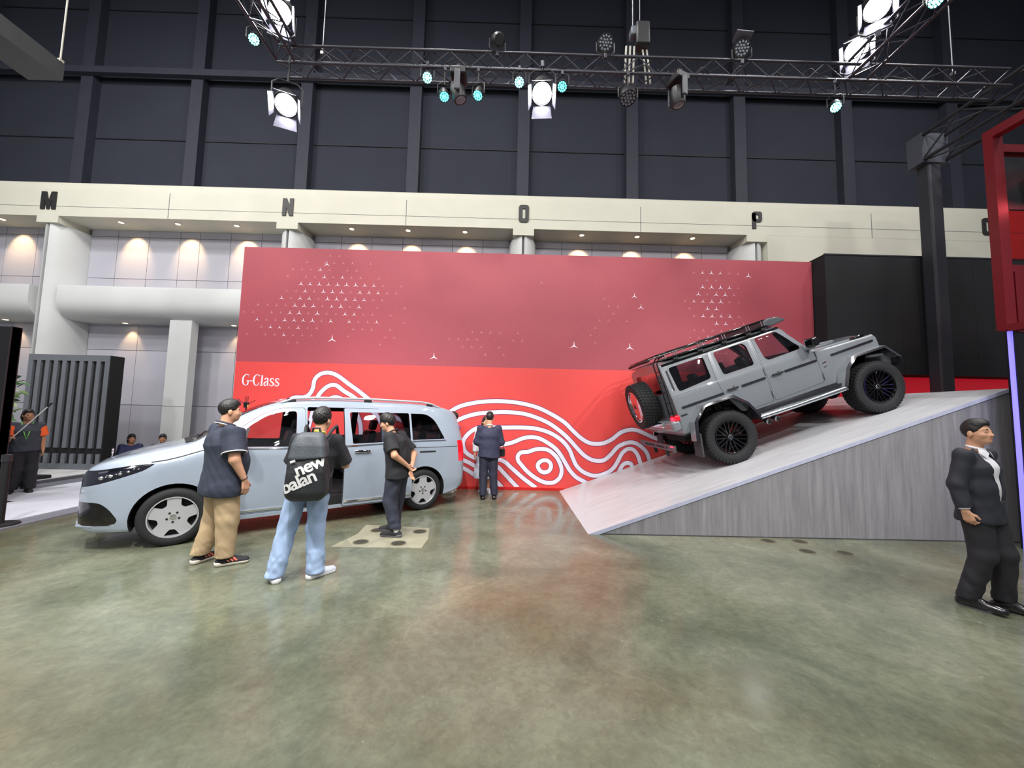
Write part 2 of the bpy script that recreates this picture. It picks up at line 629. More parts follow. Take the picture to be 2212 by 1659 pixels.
CONTOUR = [
    ([(-1.56, 1.54), (-1.33, 1.69), (-1.07, 1.84), (-0.72, 1.93), (-0.37, 1.97), (-0.01, 1.97), (0.35, 1.93), (0.71, 1.84), (1.07, 1.67), (1.31, 1.52), (1.5, 1.34), (1.67, 1.19), (1.84, 1.09), (2.0, 1.06), (2.19, 1.08), (2.38, 1.17), (2.57, 1.32), (2.72, 1.38), (2.86, 1.4), (3.0, 1.37), (3.19, 1.29), (3.43, 1.2), (3.81, 1.16)], False),
    ([(-1.37, 1.4), (-1.17, 1.5), (-0.95, 1.6), (-0.67, 1.68), (-0.29, 1.72), (0.04, 1.73), (0.38, 1.7), (0.67, 1.62), (0.95, 1.5), (1.19, 1.34), (1.38, 1.18), (1.58, 0.97), (1.74, 0.81), (1.91, 0.71), (2.08, 0.68), (2.22, 0.71), (2.36, 0.83), (2.5, 0.99), (2.64, 1.07), (2.79, 1.11), (2.93, 1.09), (3.07, 1.0), (3.17, 0.89), (3.24, 0.7), (3.31, 0.45)], False),
    ([(0.69, 0.05), (0.38, 0.27), (0.14, 0.47), (-0.08, 0.64), (-0.35, 0.68), (-0.64, 0.68), (-0.78, 0.72), (-0.92, 0.82), (-0.98, 0.96), (-0.96, 1.1), (-0.84, 1.25), (-0.66, 1.36), (-0.44, 1.38), (-0.09, 1.38), (0.24, 1.39), (0.6, 1.38), (0.91, 1.31), (1.15, 1.19), (1.31, 1.06), (1.43, 0.9), (1.5, 0.73), (1.58, 0.57), (1.72, 0.44), (1.91, 0.36), (2.05, 0.35), (2.2, 0.39), (2.34, 0.46), (2.45, 0.57), (2.53, 0.71), (2.62, 0.87), (2.74, 0.96), (2.86, 0.95), (2.96, 0.84), (3.02, 0.67), (3.06, 0.46)], False),
    ([(-0.41, 0.93), (-0.24, 0.97), (-0.08, 1.0), (0.13, 1.05), (0.34, 1.14), (0.53, 1.18), (0.72, 1.16), (0.91, 1.07), (1.1, 0.94), (1.22, 0.8), (1.32, 0.64), (1.44, 0.45), (1.58, 0.31), (1.75, 0.22), (1.96, 0.12)], False),
    ([(0.26, 0.75), (0.33, 0.83), (0.49, 0.85), (0.63, 0.9), (0.8, 0.92), (0.96, 0.89), (1.11, 0.77), (1.2, 0.63), (1.25, 0.47), (1.22, 0.31), (1.11, 0.2), (0.97, 0.17), (0.81, 0.2), (0.64, 0.29), (0.47, 0.42), (0.35, 0.55), (0.27, 0.65)], True),
    ([(1.01, 0.54), (0.99, 0.47), (0.94, 0.42), (0.86, 0.4), (0.79, 0.42), (0.74, 0.47), (0.71, 0.54), (0.73, 0.6), (0.79, 0.65), (0.86, 0.67), (0.93, 0.66), (0.99, 0.61)], True),
    ([(-1.49, 0.76), (-1.27, 0.72), (-1.04, 0.66), (-0.85, 0.59), (-0.68, 0.51), (-0.44, 0.51), (-0.21, 0.51), (-0.06, 0.38), (0.08, 0.24), (0.28, 0.04)], False),
    ([(-1.48, 0.65), (-1.27, 0.58), (-1.03, 0.49), (-0.86, 0.41), (-0.65, 0.29), (-0.39, 0.25), (-0.22, 0.18), (-0.07, 0.04)], False),
    ([(2.53, 0.43), (2.6, 0.56), (2.65, 0.62), (2.72, 0.65), (2.79, 0.64), (2.83, 0.6), (2.87, 0.46)], False),
    ([(-5.29, 1.57), (-5.14, 1.78), (-4.93, 1.89), (-4.82, 1.95), (-4.62, 1.96), (-4.5, 2.02), (-4.42, 2.16), (-4.39, 2.36), (-4.29, 2.48), (-4.16, 2.53), (-4.0, 2.52), (-3.83, 2.44), (-3.62, 2.29), (-3.41, 2.15), (-3.17, 1.97), (-2.93, 1.79), (-2.62, 1.6), (-2.25, 1.45), (-1.82, 1.39), (-1.33, 1.53)], False),
    ([(-4.53, 0.94), (-4.45, 1.33), (-4.38, 1.69), (-4.32, 1.89), (-4.27, 2.03), (-4.14, 2.18), (-4.01, 2.25), (-3.88, 2.24), (-3.71, 2.12), (-3.5, 2.0), (-3.23, 1.8), (-2.95, 1.59), (-2.78, 1.3), (-2.73, 0.98)], False),
    ([(-4.17, 0.94), (-4.14, 1.34), (-4.11, 1.67), (-4.07, 1.83), (-4.0, 1.95), (-3.89, 1.98), (-3.77, 1.95), (-3.59, 1.84), (-3.42, 1.65), (-3.3, 1.36), (-3.28, 0.96)], False),
]
BIG_STARS = [(-4.05, 3.3), (-1.71, 2.95), (1.5, 3.29), (2.79, 3.28), (-4.27, 5.06), (2.9, 4.49), (5.59, 5.05), (3.05, 4.23)]

for path, closed in CONTOUR:
    sp = spline(path, 6, closed)
    for w, dy, m, nm in ((0.115, -0.0065, M_LINE_EDGE, 'line_edge'), (0.088, -0.008, M_LINE, 'contour_line')):
        vs, fs = ribbon(sp, w, closed)
        mb = MB().add([(v.x, dy, max(0.065, v.y)) for v in vs], fs)
        mb.build(nm, m, bd)


def star(mb, x, z, r, y, mi):
    pts = []
    for k in range(3):
        a = pi / 2 + k * 2 * pi / 3
        pts.append((x + r * cos(a), z + r * sin(a)))
        a += pi / 3
        pts.append((x + 0.13 * r * cos(a), z + 0.13 * r * sin(a)))
    mb.add([(p[0], y, p[1]) for p in pts], [(0, 1, 2, 3, 4, 5)], mi)


STAR_M = [mat('star_faint', (186, 84, 96), 0.5), mat('star_mid', (206, 140, 152), 0.5), mat('star_bright', (240, 226, 240), 0.5)]
rs = random.Random(11)
sm = MB()
CL = [(-4.3, 4.45, 0.95, 0.9, 1.0), (-5.3, 3.75, 0.9, 0.55, 0.75), (4.75, 4.4, 0.62, 1.15, 1.35), (-0.5, 3.3, 1.2, 0.5, 0.55), (-2.9, 4.1, 0.8, 1.1, 0.5),
      (2.3, 3.9, 0.9, 0.9, 0.4), (0.5, 4.9, 1.6, 0.35, 0.35), (5.5, 3.3, 0.7, 0.6, 0.4)]
row = 0
z = 2.86
while z < 5.40:
    x = -6.1 + (0.105 if row % 2 else 0)
    while x < 7.0:
        g = sum(a * math.exp(-((x - cx) / sx) ** 2 - ((z - cz) / sz) ** 2) for cx, cz, sx, sz, a in CL)
        g = g * (0.35 + 0.9 * rs.random()) + 0.05 * rs.random()
        right = abs(x - 4.75) < 0.7 and abs(z - 4.4) < 1.1
        if right and row % 2 == 0 and rs.random() < 0.55:
            g *= 0.35
        if g > 0.16 or rs.random() < 0.10:
            lv = 2 if g > 0.62 else (1 if g > 0.36 else 0)
            star(sm, x, z, 0.030 + 0.045 * min(1.0, g), -0.0075, lv)
        x += 0.21
    z += 0.172
    row += 1
for x, z in BIG_STARS:
    star(sm, x, z, 0.115 if abs(z - 3.3) < 0.05 or z < 3 else 0.085, -0.0085, 2)
x = 7.2
while x < 12:
    for k, zz in enumerate((2.36, 2.48, 2.6)):
        star(sm, x + 0.1 * (k % 2), zz, 0.025, -0.0075, 1)
    x += 0.2
so = sm.build('star_print', STAR_M, bd)
so['kind'] = 'stuff'

# "G-Class" lettering, drawn in pen strokes of changing width
STROKES = [
    [(598, 430, 14), (590, 360, 22), (550, 325, 24), (490, 315, 26), (420, 360, 44), (375, 440, 58), (368, 530, 62), (380, 620, 56), (420, 690, 40), (475, 715, 26), (540, 700, 30), (572, 660, 50), (575, 560, 52)],
    [(510, 545, 22), (640, 548, 22)], [(596, 318, 16), (590, 440, 16)], [(610, 557, 40), (750, 560, 40)],
    [(1010, 450, 14), (1005, 380, 24), (960, 335, 24), (900, 328, 26), (840, 365, 44), (800, 440, 58), (790, 530, 62), (800, 620, 54), (840, 695, 38), (895, 725, 26), (960, 700, 26), (1005, 600, 18)],
    [(1016, 335, 16), (1010, 455, 16)],
    [(1115, 345, 56), (1100, 715, 56)], [(1066, 350, 18), (1140, 345, 18)], [(1036, 722, 20), (1164, 726, 20)],
    [(1225, 520, 40), (1235, 470, 34), (1280, 450, 28), (1325, 470, 44), (1338, 530, 52), (1330, 690, 52), (1370, 725, 22)],
    [(1330, 560, 24), (1260, 590, 36), (1205, 640, 52), (1215, 710, 40), (1260, 730, 28), (1320, 690, 26)]]
S_ = [(1560, 530, 16), (1550, 480, 26), (1500, 460, 28), (1445, 485, 44), (1440, 540, 50), (1490, 590, 52), (1550, 640, 52), (1555, 700, 42), (1500, 740, 28), (1430, 720, 26), (1415, 650, 16)]
STROKES += [S_, [(u + 205, v + 5, w) for u, v, w in S_]]


def pen(mb, stroke, fx, y):
    sp = spline(stroke, 5) if len(stroke) > 2 else stroke
    P = [Vector((fx(u, v))) for u, v, w in sp]
    vs = []
    for i, p in enumerate(P):
        t = (P[min(i + 1, len(P) - 1)] - P[max(i - 1, 0)]).normalized()
        n = Vector((-t.y, t.x)) * (sp[i][2] * 0.0006 / 2)
        vs += [p + n, p - n]
    mb.add([(q.x, y, q.y) for q in vs], [(2 * i, 2 * i + 1, 2 * i + 3, 2 * i + 2) for i in range(len(P) - 1)])


tx = MB()
for s in STROKES:
    pen(tx, s, lambda u, v: (-6.02 + (u - 340) * 0.00058, 2.20 + (722 - (v - 0.017 * (u - 340))) * 0.00061), -0.009)
tag(tx.build('lettering', M_LINE, bd), 'white serif lettering G-Class')

# black box wall hanging over the right end
bk = thing('black_fascia', 'large black fascia box beside the red backdrop', 'wall', (7.125, 8.40, 2.76))
MB().span((0, 0, 0), (6.9, 0.55, 2.72)).build('body', mat('black_fabric', (20, 20, 25), 0.8, var=0.15, scale=0.8), bk)
for k in range(1, 4):
    MB().span((1.7 * k - 0.004, -0.003, 0.02), (1.7 * k + 0.004, 0.0, 2.7)).build('seam', M_BLACK, bk)
MB().span((-0.01, -0.01, 2.70), (6.91, 0.02, 2.73)).build('edge_trim', mat('dark_trim', (46, 46, 52), 0.4), bk)

# ================================================================== RAMP
def wood(name, a, b, stretch, rough, sc=1.0):
    m = bpy.data.materials.new(name)
    m.use_nodes = True
    nt = m.node_tree
    bs = nt.nodes['Principled BSDF']
    tc = nt.nodes.new('ShaderNodeTexCoord')
    mp = nt.nodes.new('ShaderNodeMapping')
    mp.inputs['Scale'].default_value = stretch
    nt.links.new(tc.outputs['Object'], mp.inputs['Vector'])
    n = nt.nodes.new('ShaderNodeTexNoise')
    n.inputs['Scale'].default_value = sc
    n.inputs['Detail'].default_value = 8
    n.inputs['Roughness'].default_value = 0.7
    nt.links.new(mp.outputs[0], n.inputs['Vector'])
    r = nt.nodes.new('ShaderNodeValToRGB')
    r.color_ramp.elements[0].position = 0.3
    r.color_ramp.elements[1].position = 0.7
    r.color_ramp.elements[0].color = lin(a) + (1,)
    r.color_ramp.elements[1].color = lin(b) + (1,)
    nt.links.new(n.outputs['Fac'], r.inputs[0])
    nt.links.new(r.outputs[0], bs.inputs['Base Color'])
    bs.inputs['Roughness'].default_value = rough
    return m


M_DECK = wood('pale_laminate', (168, 169, 173), (200, 200, 204), (0.35, 6, 1), 0.28, 2.5)
M_SIDE = wood('grey_weathered_board', (116, 115, 119), (154, 152, 157), (7.5, 1, 0.55), 0.5, 1.8)
RSL = 0.356
rp = thing('display_ramp', 'tall wedge ramp with pale laminate deck and grey wood-grain side', 'ramp', (1.2, 5.65, 0))
RL = 6.3
MB().prism([(0.12, 0.0), (RL, 0.0), (RL, RSL * RL - 0.06), (0.12, 0.0)][:3], 'y', 0.03, 3.06).build('core', M_BLACK, rp)
MB().prism([(0, 0), (RL, RSL * RL), (RL, RSL * RL - 0.05), (0.14, 0)], 'y', 0, 3.07).build('deck', M_DECK, rp)
MB().prism([(0.0, -0.001), (RL, RSL * RL), (RL, RSL * RL - 0.055), (0.15, -0.001)], 'y', -0.012, 0).build('edge_trim', mat('pale_blue_edge', (178, 182, 204), 0.4), rp)
xs = [0.15, 0.72, 1.94, 3.16, 4.38, 5.6, RL]
for a, b in zip(xs, xs[1:]):
    z0, z1 = max(0.001, RSL * a - 0.055), RSL * b - 0.055
    MB().prism([(a + 0.0006, 0.0), (b - 0.0006, 0.0), (b - 0.0006, z1), (a + 0.0006, z0)], 'y', 0.0, 0.03).build('side_panel', M_SIDE, rp)
MB().span((RL, 0, 0), (RL + 0.02, 3.07, RSL * RL)).build('end_panel', M_SIDE, rp)
MB().span((0.1, -0.008, 0), (RL, 0.0, 0.012)).build('base_strip', mat('dark_base', (60, 62, 66), 0.6), rp)

# ================================================================== VEHICLES
def pchip(xs, ys, xq):
    xs, ys = np.array(xs, float), np.array(ys, float)
    h = np.diff(xs)
    d = np.diff(ys) / h
    m = np.zeros(len(xs))
    for i in range(1, len(xs) - 1):
        if d[i - 1] * d[i] > 0:
            w1, w2 = 2 * h[i] + h[i - 1], h[i] + 2 * h[i - 1]
            m[i] = (w1 + w2) / (w1 / d[i - 1] + w2 / d[i])
    m[0], m[-1] = d[0], d[-1]
    i = np.clip(np.searchsorted(xs, xq) - 1, 0, len(h) - 1)
    t = (xq - xs[i]) / h[i]
    return ((2 * t ** 3 - 3 * t ** 2 + 1) * ys[i] + (t ** 3 - 2 * t ** 2 + t) * h[i] * m[i]
            + (-2 * t ** 3 + 3 * t ** 2) * ys[i + 1] + (t ** 3 - t ** 2) * h[i] * m[i + 1])


def loft(stations, xq, nsub, m, smooth_x=True, smooth_s=True, name='loft'):
    """stations: (x, half section from bottom centre to top centre); closed solid mesh"""
    st = sorted(stations, key=lambda s: s[0])
    xs = [s[0] for s in st]
    npt = len(st[0][1])
    Y = [[s[1][k][0] for s in st] for k in range(npt)]
    Z = [[s[1][k][1] for s in st] for k in range(npt)]
    f = pchip if smooth_x else (lambda a, b, q: np.interp(q, a, b))
    yy = np.array([f(xs, Y[k], xq) for k in range(npt)])
    zz = np.array([f(xs, Z[k], xq) for k in range(npt)])
    mb = MB()
    rings = []
    for i, x in enumerate(xq):
        half = [(yy[k][i], zz[k][i]) for k in range(npt)]
        if smooth_s:
            half = spline(half, nsub)
        half[0] = (0.0, half[0][1])
        half[-1] = (0.0, half[-1][1])
        ring = [(x, -p[0], p[1]) for p in half] + [(x, p[0], p[1]) for p in half[-2:0:-1]]
        rings.append(ring)
    n = len(rings[0])
    vs = [p for r in rings for p in r]
    fs = []
    for i in range(len(rings) - 1):
        for k in range(n):
            fs.append((i * n + k, i * n + (k + 1) % n, (i + 1) * n + (k + 1) % n, (i + 1) * n + k))
    fs.append(tuple(range(n)))
    fs.append(tuple(range((len(rings) - 1) * n, len(rings) * n)))
    mb.add(vs, fs)
    return mb.mesh(name, m)


def boolop(A, B, op, keep=False):
    a = bpy.data.objects.new('tmp_a', A)
    b = bpy.data.objects.new('tmp_b', B)
    COL.objects.link(a)
    COL.objects.link(b)
    md = a.modifiers.new('b', 'BOOLEAN')
    md.operation = op
    md.object = b
    md.solver = 'MANIFOLD'
    md.material_mode = 'TRANSFER'
    dg = bpy.context.evaluated_depsgraph_get()
    me = bpy.data.meshes.new_from_object(a.evaluated_get(dg))
    bpy.data.objects.remove(a)
    bpy.data.objects.remove(b)
    return me


def finish(me, angle=28):
    me.polygons.foreach_set('use_smooth', [True] * len(me.polygons))
    me.set_sharp_from_angle(angle=radians(angle))
    return me


def recolour(me, m):
    """all faces of a cut-out piece take one material"""
    me.materials.clear()
    me.materials.append(m)
    me.polygons.foreach_set('material_index', [0] * len(me.polygons))
    return me


def side_cut(polys, m, y0=-1.3, y1=1.3):
    mb = MB()
    for p in polys:
        mb.prism(p, 'y', y0, y1)
    return mb.mesh('cut', m)


def front_cut(polys, m, x0, x1):
    mb = MB()
    for p in polys:
        mb.prism(p, 'x', x0, x1)
    return mb.mesh('cut', m)


def merge(*mes):
    mb = MB()
    mats = []
    for me in mes:
        if me.materials[0] not in mats:
            mats.append(me.materials[0])
        mb.add([v.co for v in me.vertices], [tuple(p.vertices) for p in me.polygons], mats.index(me.materials[0]))
    return mb.mesh('cut', mats)


def circle(cx, cz, r, n=40, a0=0.0):
    return [(cx + r * cos(a0 + 2 * pi * k / n), cz + r * sin(a0 + 2 * pi * k / n)) for k in range(n)]


class Skin:
    """finds the outer surface of a body mesh for trim that follows it"""

    def __init__(s, me):
        s.bvh = BVHTree.FromPolygons([v.co.copy() for v in me.vertices], [tuple(p.vertices) for p in me.polygons])

    def side(s, x, z, sgn=-1, default=0.9):
        h = s.bvh.ray_cast(Vector((x, sgn * 3, z)), Vector((0, -sgn, 0)))
        return h[0].y if h[0] else sgn * default

    def strip(s, path, w, t, name, m, parent, sgn=-1, n=10, out=0.002):
        """thin raised band along a side-view path"""
        sp = []
        for a, b in zip(path, path[1:]):
            L = max(1, int((Vector(b) - Vector(a)).length / 0.05))
            sp += [tuple(Vector(a).lerp(Vector(b), k / L)) for k in range(L)]
        sp.append(tuple(path[-1]))
        vs, fs = ribbon(sp, w)
        V = []
        for v in vs:
            V.append((v.x, s.side(v.x, v.y, sgn) + sgn * (t + out), v.y))
        for v in vs:
            V.append((v.x, s.side(v.x, v.y, sgn) - sgn * 0.004, v.y))
        q = len(vs)
        F = list(fs) + [tuple(i + q for i in f)[::-1] for f in fs]
        k = q // 2
        for i in range(k - 1):
            F.append((2 * i, 2 * i + 2, q + 2 * i + 2, q + 2 * i))
            F.append((2 * i + 1, q + 2 * i + 1, q + 2 * i + 3, 2 * i + 3))
        F.append((0, q, q + 1, 1))
        F.append((q - 2, q - 1, 2 * q - 1, 2 * q - 2))
        return MB().add(V, F).build(name, m, parent, 35)


M_TYRE = mat('tyre_rubber', (26, 27, 30), 0.75, bump=0.15, bscale=90)
M_CHROME = mat('chrome', (235, 235, 240), 0.08, metal=1.0, var=0.01)
M_SILVER = mat('brushed_silver', (208, 208, 214), 0.30, metal=0.55, var=0.03)
M_WELL = mat('wheel_well_black', (12, 12, 14), 0.9)
M_INNER = mat('cabin_black', (20, 20, 23), 0.7)
M_SEAT = mat('black_leather', (26, 26, 29), 0.45, bump=0.1)
M_GLASS = glass('smoked_glass', (244, 244, 246), 0.45)
M_GLASS_D = glass('dark_privacy_glass', (218, 217, 222), 0.45)
M_REDLAMP = mat('tail_lamp_red', (190, 16, 28), 0.15, coat=1.0, emit=0.6, ecol=(230, 20, 40))
M_GAP = mat('shut_line', (40, 43, 48), 0.8)
M_LAMPGLASS = mat('headlamp_black', (22, 22, 30), 0.06, coat=1.0)


def star3(mb, r, y, w=0.16, t=0.006):
    pts = []
    for k in range(3):
        a = pi / 2 + k * 2 * pi / 3
        pts.append((r * cos(a), r * sin(a)))
        a += pi / 3
        pts.append((w * r * cos(a), w * r * sin(a)))
    mb.prism(pts, 'y', y, y - t)


def seat(parent, x, y, z, m, face=1, w=0.52):
    """car seat; face=+1 looks forward"""
    cush = MB().box((0.02 * face, 0, 0.09), (0.50, w, 0.16)).build('seat', m, parent, 40, 0.05, (x, y, z), 3)
    R = Matrix.Rotation(radians(-14 * face), 3, 'Y')
    MB().box(R @ Vector((-0.08, 0, 0.36)) + Vector((-0.16 * face, 0, 0.08)), (0.15, w * 0.96, 0.62), R).build('backrest', m, cush, 40, 0.06, None, 3)
    MB().box(R @ Vector((-0.09, 0, 0.78)) + Vector((-0.16 * face, 0, 0.08)), (0.10, w * 0.52, 0.20), R).build('headrest', m, cush, 40, 0.045, None, 3)
    return cush


# ------------------------------------------------------------------ people carrier
def build_van():
    paint = mat('pale_blue_grey_paint', (147, 158, 172), 0.32, coat=1.0, var=0.01)
    t = thing('minivan', 'long pale blue-grey people carrier with its sliding side door open', 'car',
              (-2.742 - 0.598 * 0.955, 5.832 + 0.801 * 0.955, 0), (0, 0, radians(-143.24)))
    # x forward; the near side of the car (towards the camera) is +y once turned: mirror so that near = -y
    NS = 1    # sign of the near side in local y

    def sec(zb, wb, wm, zsh, wsh, zr, wr, zc):
        zm = (zb + zsh) / 2
        return [(0, zb), (wb * 0.6, zb), (wb, zb + 0.005), (wm * 0.985, zb + 0.10), (wm, zb + 0.10 + (zsh - zb) * 0.25), (wm * 0.998, zb + (zsh - zb) * 0.78),
                (wsh, zsh), (wsh + (wr - wsh) * 0.45, zsh + (zr - zsh) * 0.52), (wr + (wsh - wr) * 0.12, zr - (zr - zsh) * 0.10), (wr * 0.95, zr + (zc - zr) * 0.38),
                (wr * 0.74, zr + (zc - zr) * 0.74), (wr * 0.38, zc - 0.008), (0, zc)]
    ST = [(2.53, (.42, .38, .42, .60, .42, .76, .36, .79)), (2.50, (.30, .54, .60, .66, .60, .84, .52, .885)), (2.42, (.23, .68, .745, .75, .735, .93, .63, .975)),
          (2.27, (.21, .78, .86, .84, .845, 1.0, .73, 1.045)), (2.0, (.20, .86, .935, .935, .92, 1.085, .80, 1.13)), (1.7, (.20, .90, .955, 1.0, .94, 1.165, .825, 1.205)),
          (1.52, (.20, .91, .96, 1.05, .945, 1.215, .83, 1.25)), (1.38, (.20, .91, .96, 1.09, .945, 1.30, .81, 1.345)), (1.0, (.20, .91, .96, 1.12, .945, 1.56, .755, 1.625)),
          (0.7, (.20, .91, .96, 1.13, .945, 1.70, .735, 1.775)), (0.4, (.20, .91, .96, 1.135, .945, 1.775, .735, 1.855)), (-0.4, (.20, .91, .96, 1.14, .945, 1.80, .74, 1.885)),
          (-1.5, (.20, .91, .96, 1.15, .945, 1.79, .74, 1.87)), (-2.0, (.21, .90, .957, 1.15, .94, 1.75, .73, 1.83)), (-2.25, (.25, .88, .94, 1.15, .92, 1.70, .71, 1.775)),
          (-2.38, (.29, .84, .92, 1.14, .895, 1.62, .69, 1.69)), (-2.46, (.33, .78, .88, 1.10, .85, 1.42, .66, 1.49)), (-2.50, (.38, .70, .80, 1.0, .78, 1.20, .62, 1.26)), (-2.515, (.44, .6, .68, .9, .66, 1.0, .55, 1.04))]
    outer = [(x, sec(*p)) for x, p in ST]
    xq = np.unique(np.concatenate([np.linspace(-2.515, 2.53, 110), np.linspace(-2.515, -2.3, 12), np.linspace(2.3, 2.53, 14)]))
    OUT = loft(outer, xq, 4, paint)

    def insec(x, p):
        zb, wb, wm, zsh, wsh, zr, wr, zc = p
        z0 = 0.40 if x < 1.1 else 0.40 + (x - 1.1) * 1.9
        return sec(min(z0, zc - .12), wb - .06, wm - .055, max(zsh, z0 + .05) if x > 1.1 else zsh, wsh - .055, zr - .03, wr - .045, zc - .045)
    inner = [(x, insec(x, p)) for x, p in ST if -2.3 < x < 1.45]
    xin = np.linspace(-2.25, 1.38, 40)
    INN = loft(inner, xin, 2, M_INNER)
    shell = boolop(OUT, INN, 'DIFFERENCE')
    skin = Skin(OUT)

    win_f = rounded([(1.10, 1.175), (.355, 1.155), (.345, 1.665), (.55, 1.65), (.76, 1.575), (.95, 1.42)], [.02, .03, .05, .1, .1, .1], 4)
    win_s = rounded([(.13, 1.665), (.09, 1.175), (-.85, 1.205), (-.85, 1.665)], [.04, .02, .02, .03], 3)
    win_r = rounded([(-.96, 1.665), (-1.72, 1.655), (-1.87, 1.55), (-2.04, 1.215), (-.96, 1.20)], [.03, .12, .12, .03, .02], 4)
    door_f = rounded([(.235, .28), (1.17, .28), (1.25, .60), (1.24, 1.0), (1.17, 1.19), (.98, 1.45), (.78, 1.61), (.56, 1.70), (.235, 1.715)], .05, 3)
    door_s = rounded([(.205, .255), (.205, 1.725), (-.885, 1.725), (-.885, .255)], .03, 3)
    ws = rounded([(-.78, 1.235), (.78, 1.235), (.62, 1.79), (-.62, 1.79)], .06, 4)
    near = (0.3, 1.3)
    far = (-1.3, -0.3)
    arch = side_cut([circle(1.635, .345, .405), circle(-1.635, .345, .405)], M_WELL, .58, 1.3)
    arch2 = side_cut([circle(1.635, .345, .405), circle(-1.635, .345, .405)], M_WELL, -1.3, -.58)
    hl = rounded([(2.62, .90), (2.36, .925), (2.05, .985), (1.84, 1.0), (1.93, .925), (2.12, .85), (2.33, .775), (2.62, .70)], [0, .1, .1, .01, .1, .1, .1, 0], 3)
    intake = rounded([(2.62, .575), (2.30, .575), (2.21, .50), (2.121, .363), (2.163, .307), (2.62, .311)], [0, .06, .06, .05, .02, 0], 3)
    tail = rounded([(-2.30, 1.18), (-2.445, 1.18), (-2.475, .80), (-2.33, .80)], .02, 3)

    def cut_piece(name, me, m, parent=t, ang=28):
        return link(name, finish(recolour(boolop(shell, me, 'INTERSECT'), m), ang), parent)

    # glass and doors
    fd = boolop(shell, side_cut([door_f], M_GAP, *near), 'INTERSECT')
    fd = boolop(fd, side_cut([win_f], M_BLACKGLOSS, *near), 'DIFFERENCE')
    fdo = link('front_door', finish(fd), t)
    sd = boolop(shell, side_cut([door_s], M_GAP, *near), 'INTERSECT')
    sd = boolop(sd, side_cut([win_s], M_BLACKGLOSS, *near), 'DIFFERENCE')
    sdo = link('sliding_door', finish(sd), t)
    OPEN = Vector((-.505, .075, 0))
    sdo.location = OPEN
    g = cut_piece('window_pane', side_cut([win_f], M_GLASS, *near), M_GLASS, fdo)
    cut_piece('window_pane', side_cut([win_s], M_GLASS_D, *near), M_GLASS_D, sdo)
    cut_piece('window_pane', side_cut([win_r], M_GLASS_D, *near), M_GLASS_D)
    cut_piece('window_pane', side_cut([win_f], M_GLASS, *far), M_GLASS)
    cut_piece('window_pane', side_cut([win_s], M_GLASS, *far), M_GLASS)
    cut_piece('window_pane', side_cut([win_r], M_GLASS, *far), M_GLASS)
    cut_piece('windscreen', front_cut([ws], M_GLASS, .55, 1.9), M_GLASS)
    tag(cut_piece('headlamp', side_cut([hl], M_LAMPGLASS, .56, 1.3), M_LAMPGLASS), 'dark glossy headlamp')
    cut_piece('headlamp', side_cut([hl], M_LAMPGLASS, -1.3, -.56), M_LAMPGLASS)
    gr = rounded([(-.40, .37), (.40, .37), (.54, .50), (.555, .70), (.55, .875), (-.55, .875), (-.555, .70), (-.54, .50)], .05, 3)
    grille = cut_piece('grille', front_cut([gr], M_BLACKGLOSS, 2.3, 2.7), M_BLACKGLOSS)
    cut_piece('bumper_intake', side_cut([intake], M_BLACKGLOSS, .44, 1.3), M_BLACKGLOSS)
    cut_piece('bumper_intake', side_cut([intake], M_BLACKGLOSS, -1.3, -.44), M_BLACKGLOSS)
    cut_piece('tail_lamp', side_cut([tail], M_REDLAMP, .70, 1.3), M_REDLAMP)
    cut_piece('tail_lamp', side_cut([tail], M_REDLAMP, -1.3, -.70), M_REDLAMP)
    # body minus all openings, grown by the shut-line gap
    def grow(poly, d):
        c = Vector((sum(p[0] for p in poly) / len(poly), sum(p[1] for p in poly) / len(poly)))
        return [tuple(c + (Vector(p) - c) * (1 + d / (Vector(p) - c).length)) for p in poly]
    body = shell
    for c in (merge(arch, arch2), side_cut([grow(door_f, .006), grow(door_s, .006), win_r], M_GAP, *near), side_cut([win_f, win_s, win_r], M_BLACKGLOSS, *far),
              front_cut([ws], M_BLACKGLOSS, .55, 1.9), side_cut([hl], M_BLACKGLOSS, .56, 1.3), side_cut([hl], M_BLACKGLOSS, -1.3, -.56), side_cut([intake], M_BLACKGLOSS, .44, 1.3), side_cut([intake], M_BLACKGLOSS, -1.3, -.44),
              front_cut([gr], M_BLACKGLOSS, 2.3, 2.7), side_cut([tail], M_BLACKGLOSS, .70, 1.3), side_cut([tail], M_BLACKGLOSS, -1.3, -.70)):
        body = boolop(body, c, 'DIFFERENCE')
    link('body', finish(body), t)
    # front details
    for k in range(7):
        z = .42 + .065 * k
        w = .44 if k < 5 else .40
        MB().tube([(2.455, -w, z), (2.525, -w * .6, z), (2.54, 0, z), (2.525, w * .6, z), (2.455, w, z)], .009, 6).build('grille_bar', M_CHROME, grille, 40)
    for s in (1, -1):
        l = MB().add([(2.57, s * .20, .30), (2.50, s * .66, .30), (2.36, s * .80, .305), (2.15, s * .90, .32), (2.15, s * .86, .345), (2.34, s * .76, .335), (2.46, s * .62, .33), (2.52, s * .20, .33)],
                     [(0, 1, 6, 7), (1, 2, 5, 6), (2, 3, 4, 5)])
        lo = l.build('bumper_lip', paint, t, 30)
        sm_ = lo.modifiers.new('s', 'SOLIDIFY')
        sm_.thickness = .03
        # lamp internals: silver reflectors and a light guide
        mb = MB()
        for k in range(4):
            mb.sphere((2.36 - .09 * k, s * (.63 + .055 * k), .865 + .022 * k), (.035, .03, .028), 10, 6)
        mb.tube([(2.40, s * .60, .905), (2.2, s * .80, .945), (1.95, s * .895, .99)], .008, 6)
        skin.strip([(2.34, .900), (2.22, .928), (2.05, .965), (1.88, .993)], .014, .002, 'daytime_strip', M_CHROME, t, s)
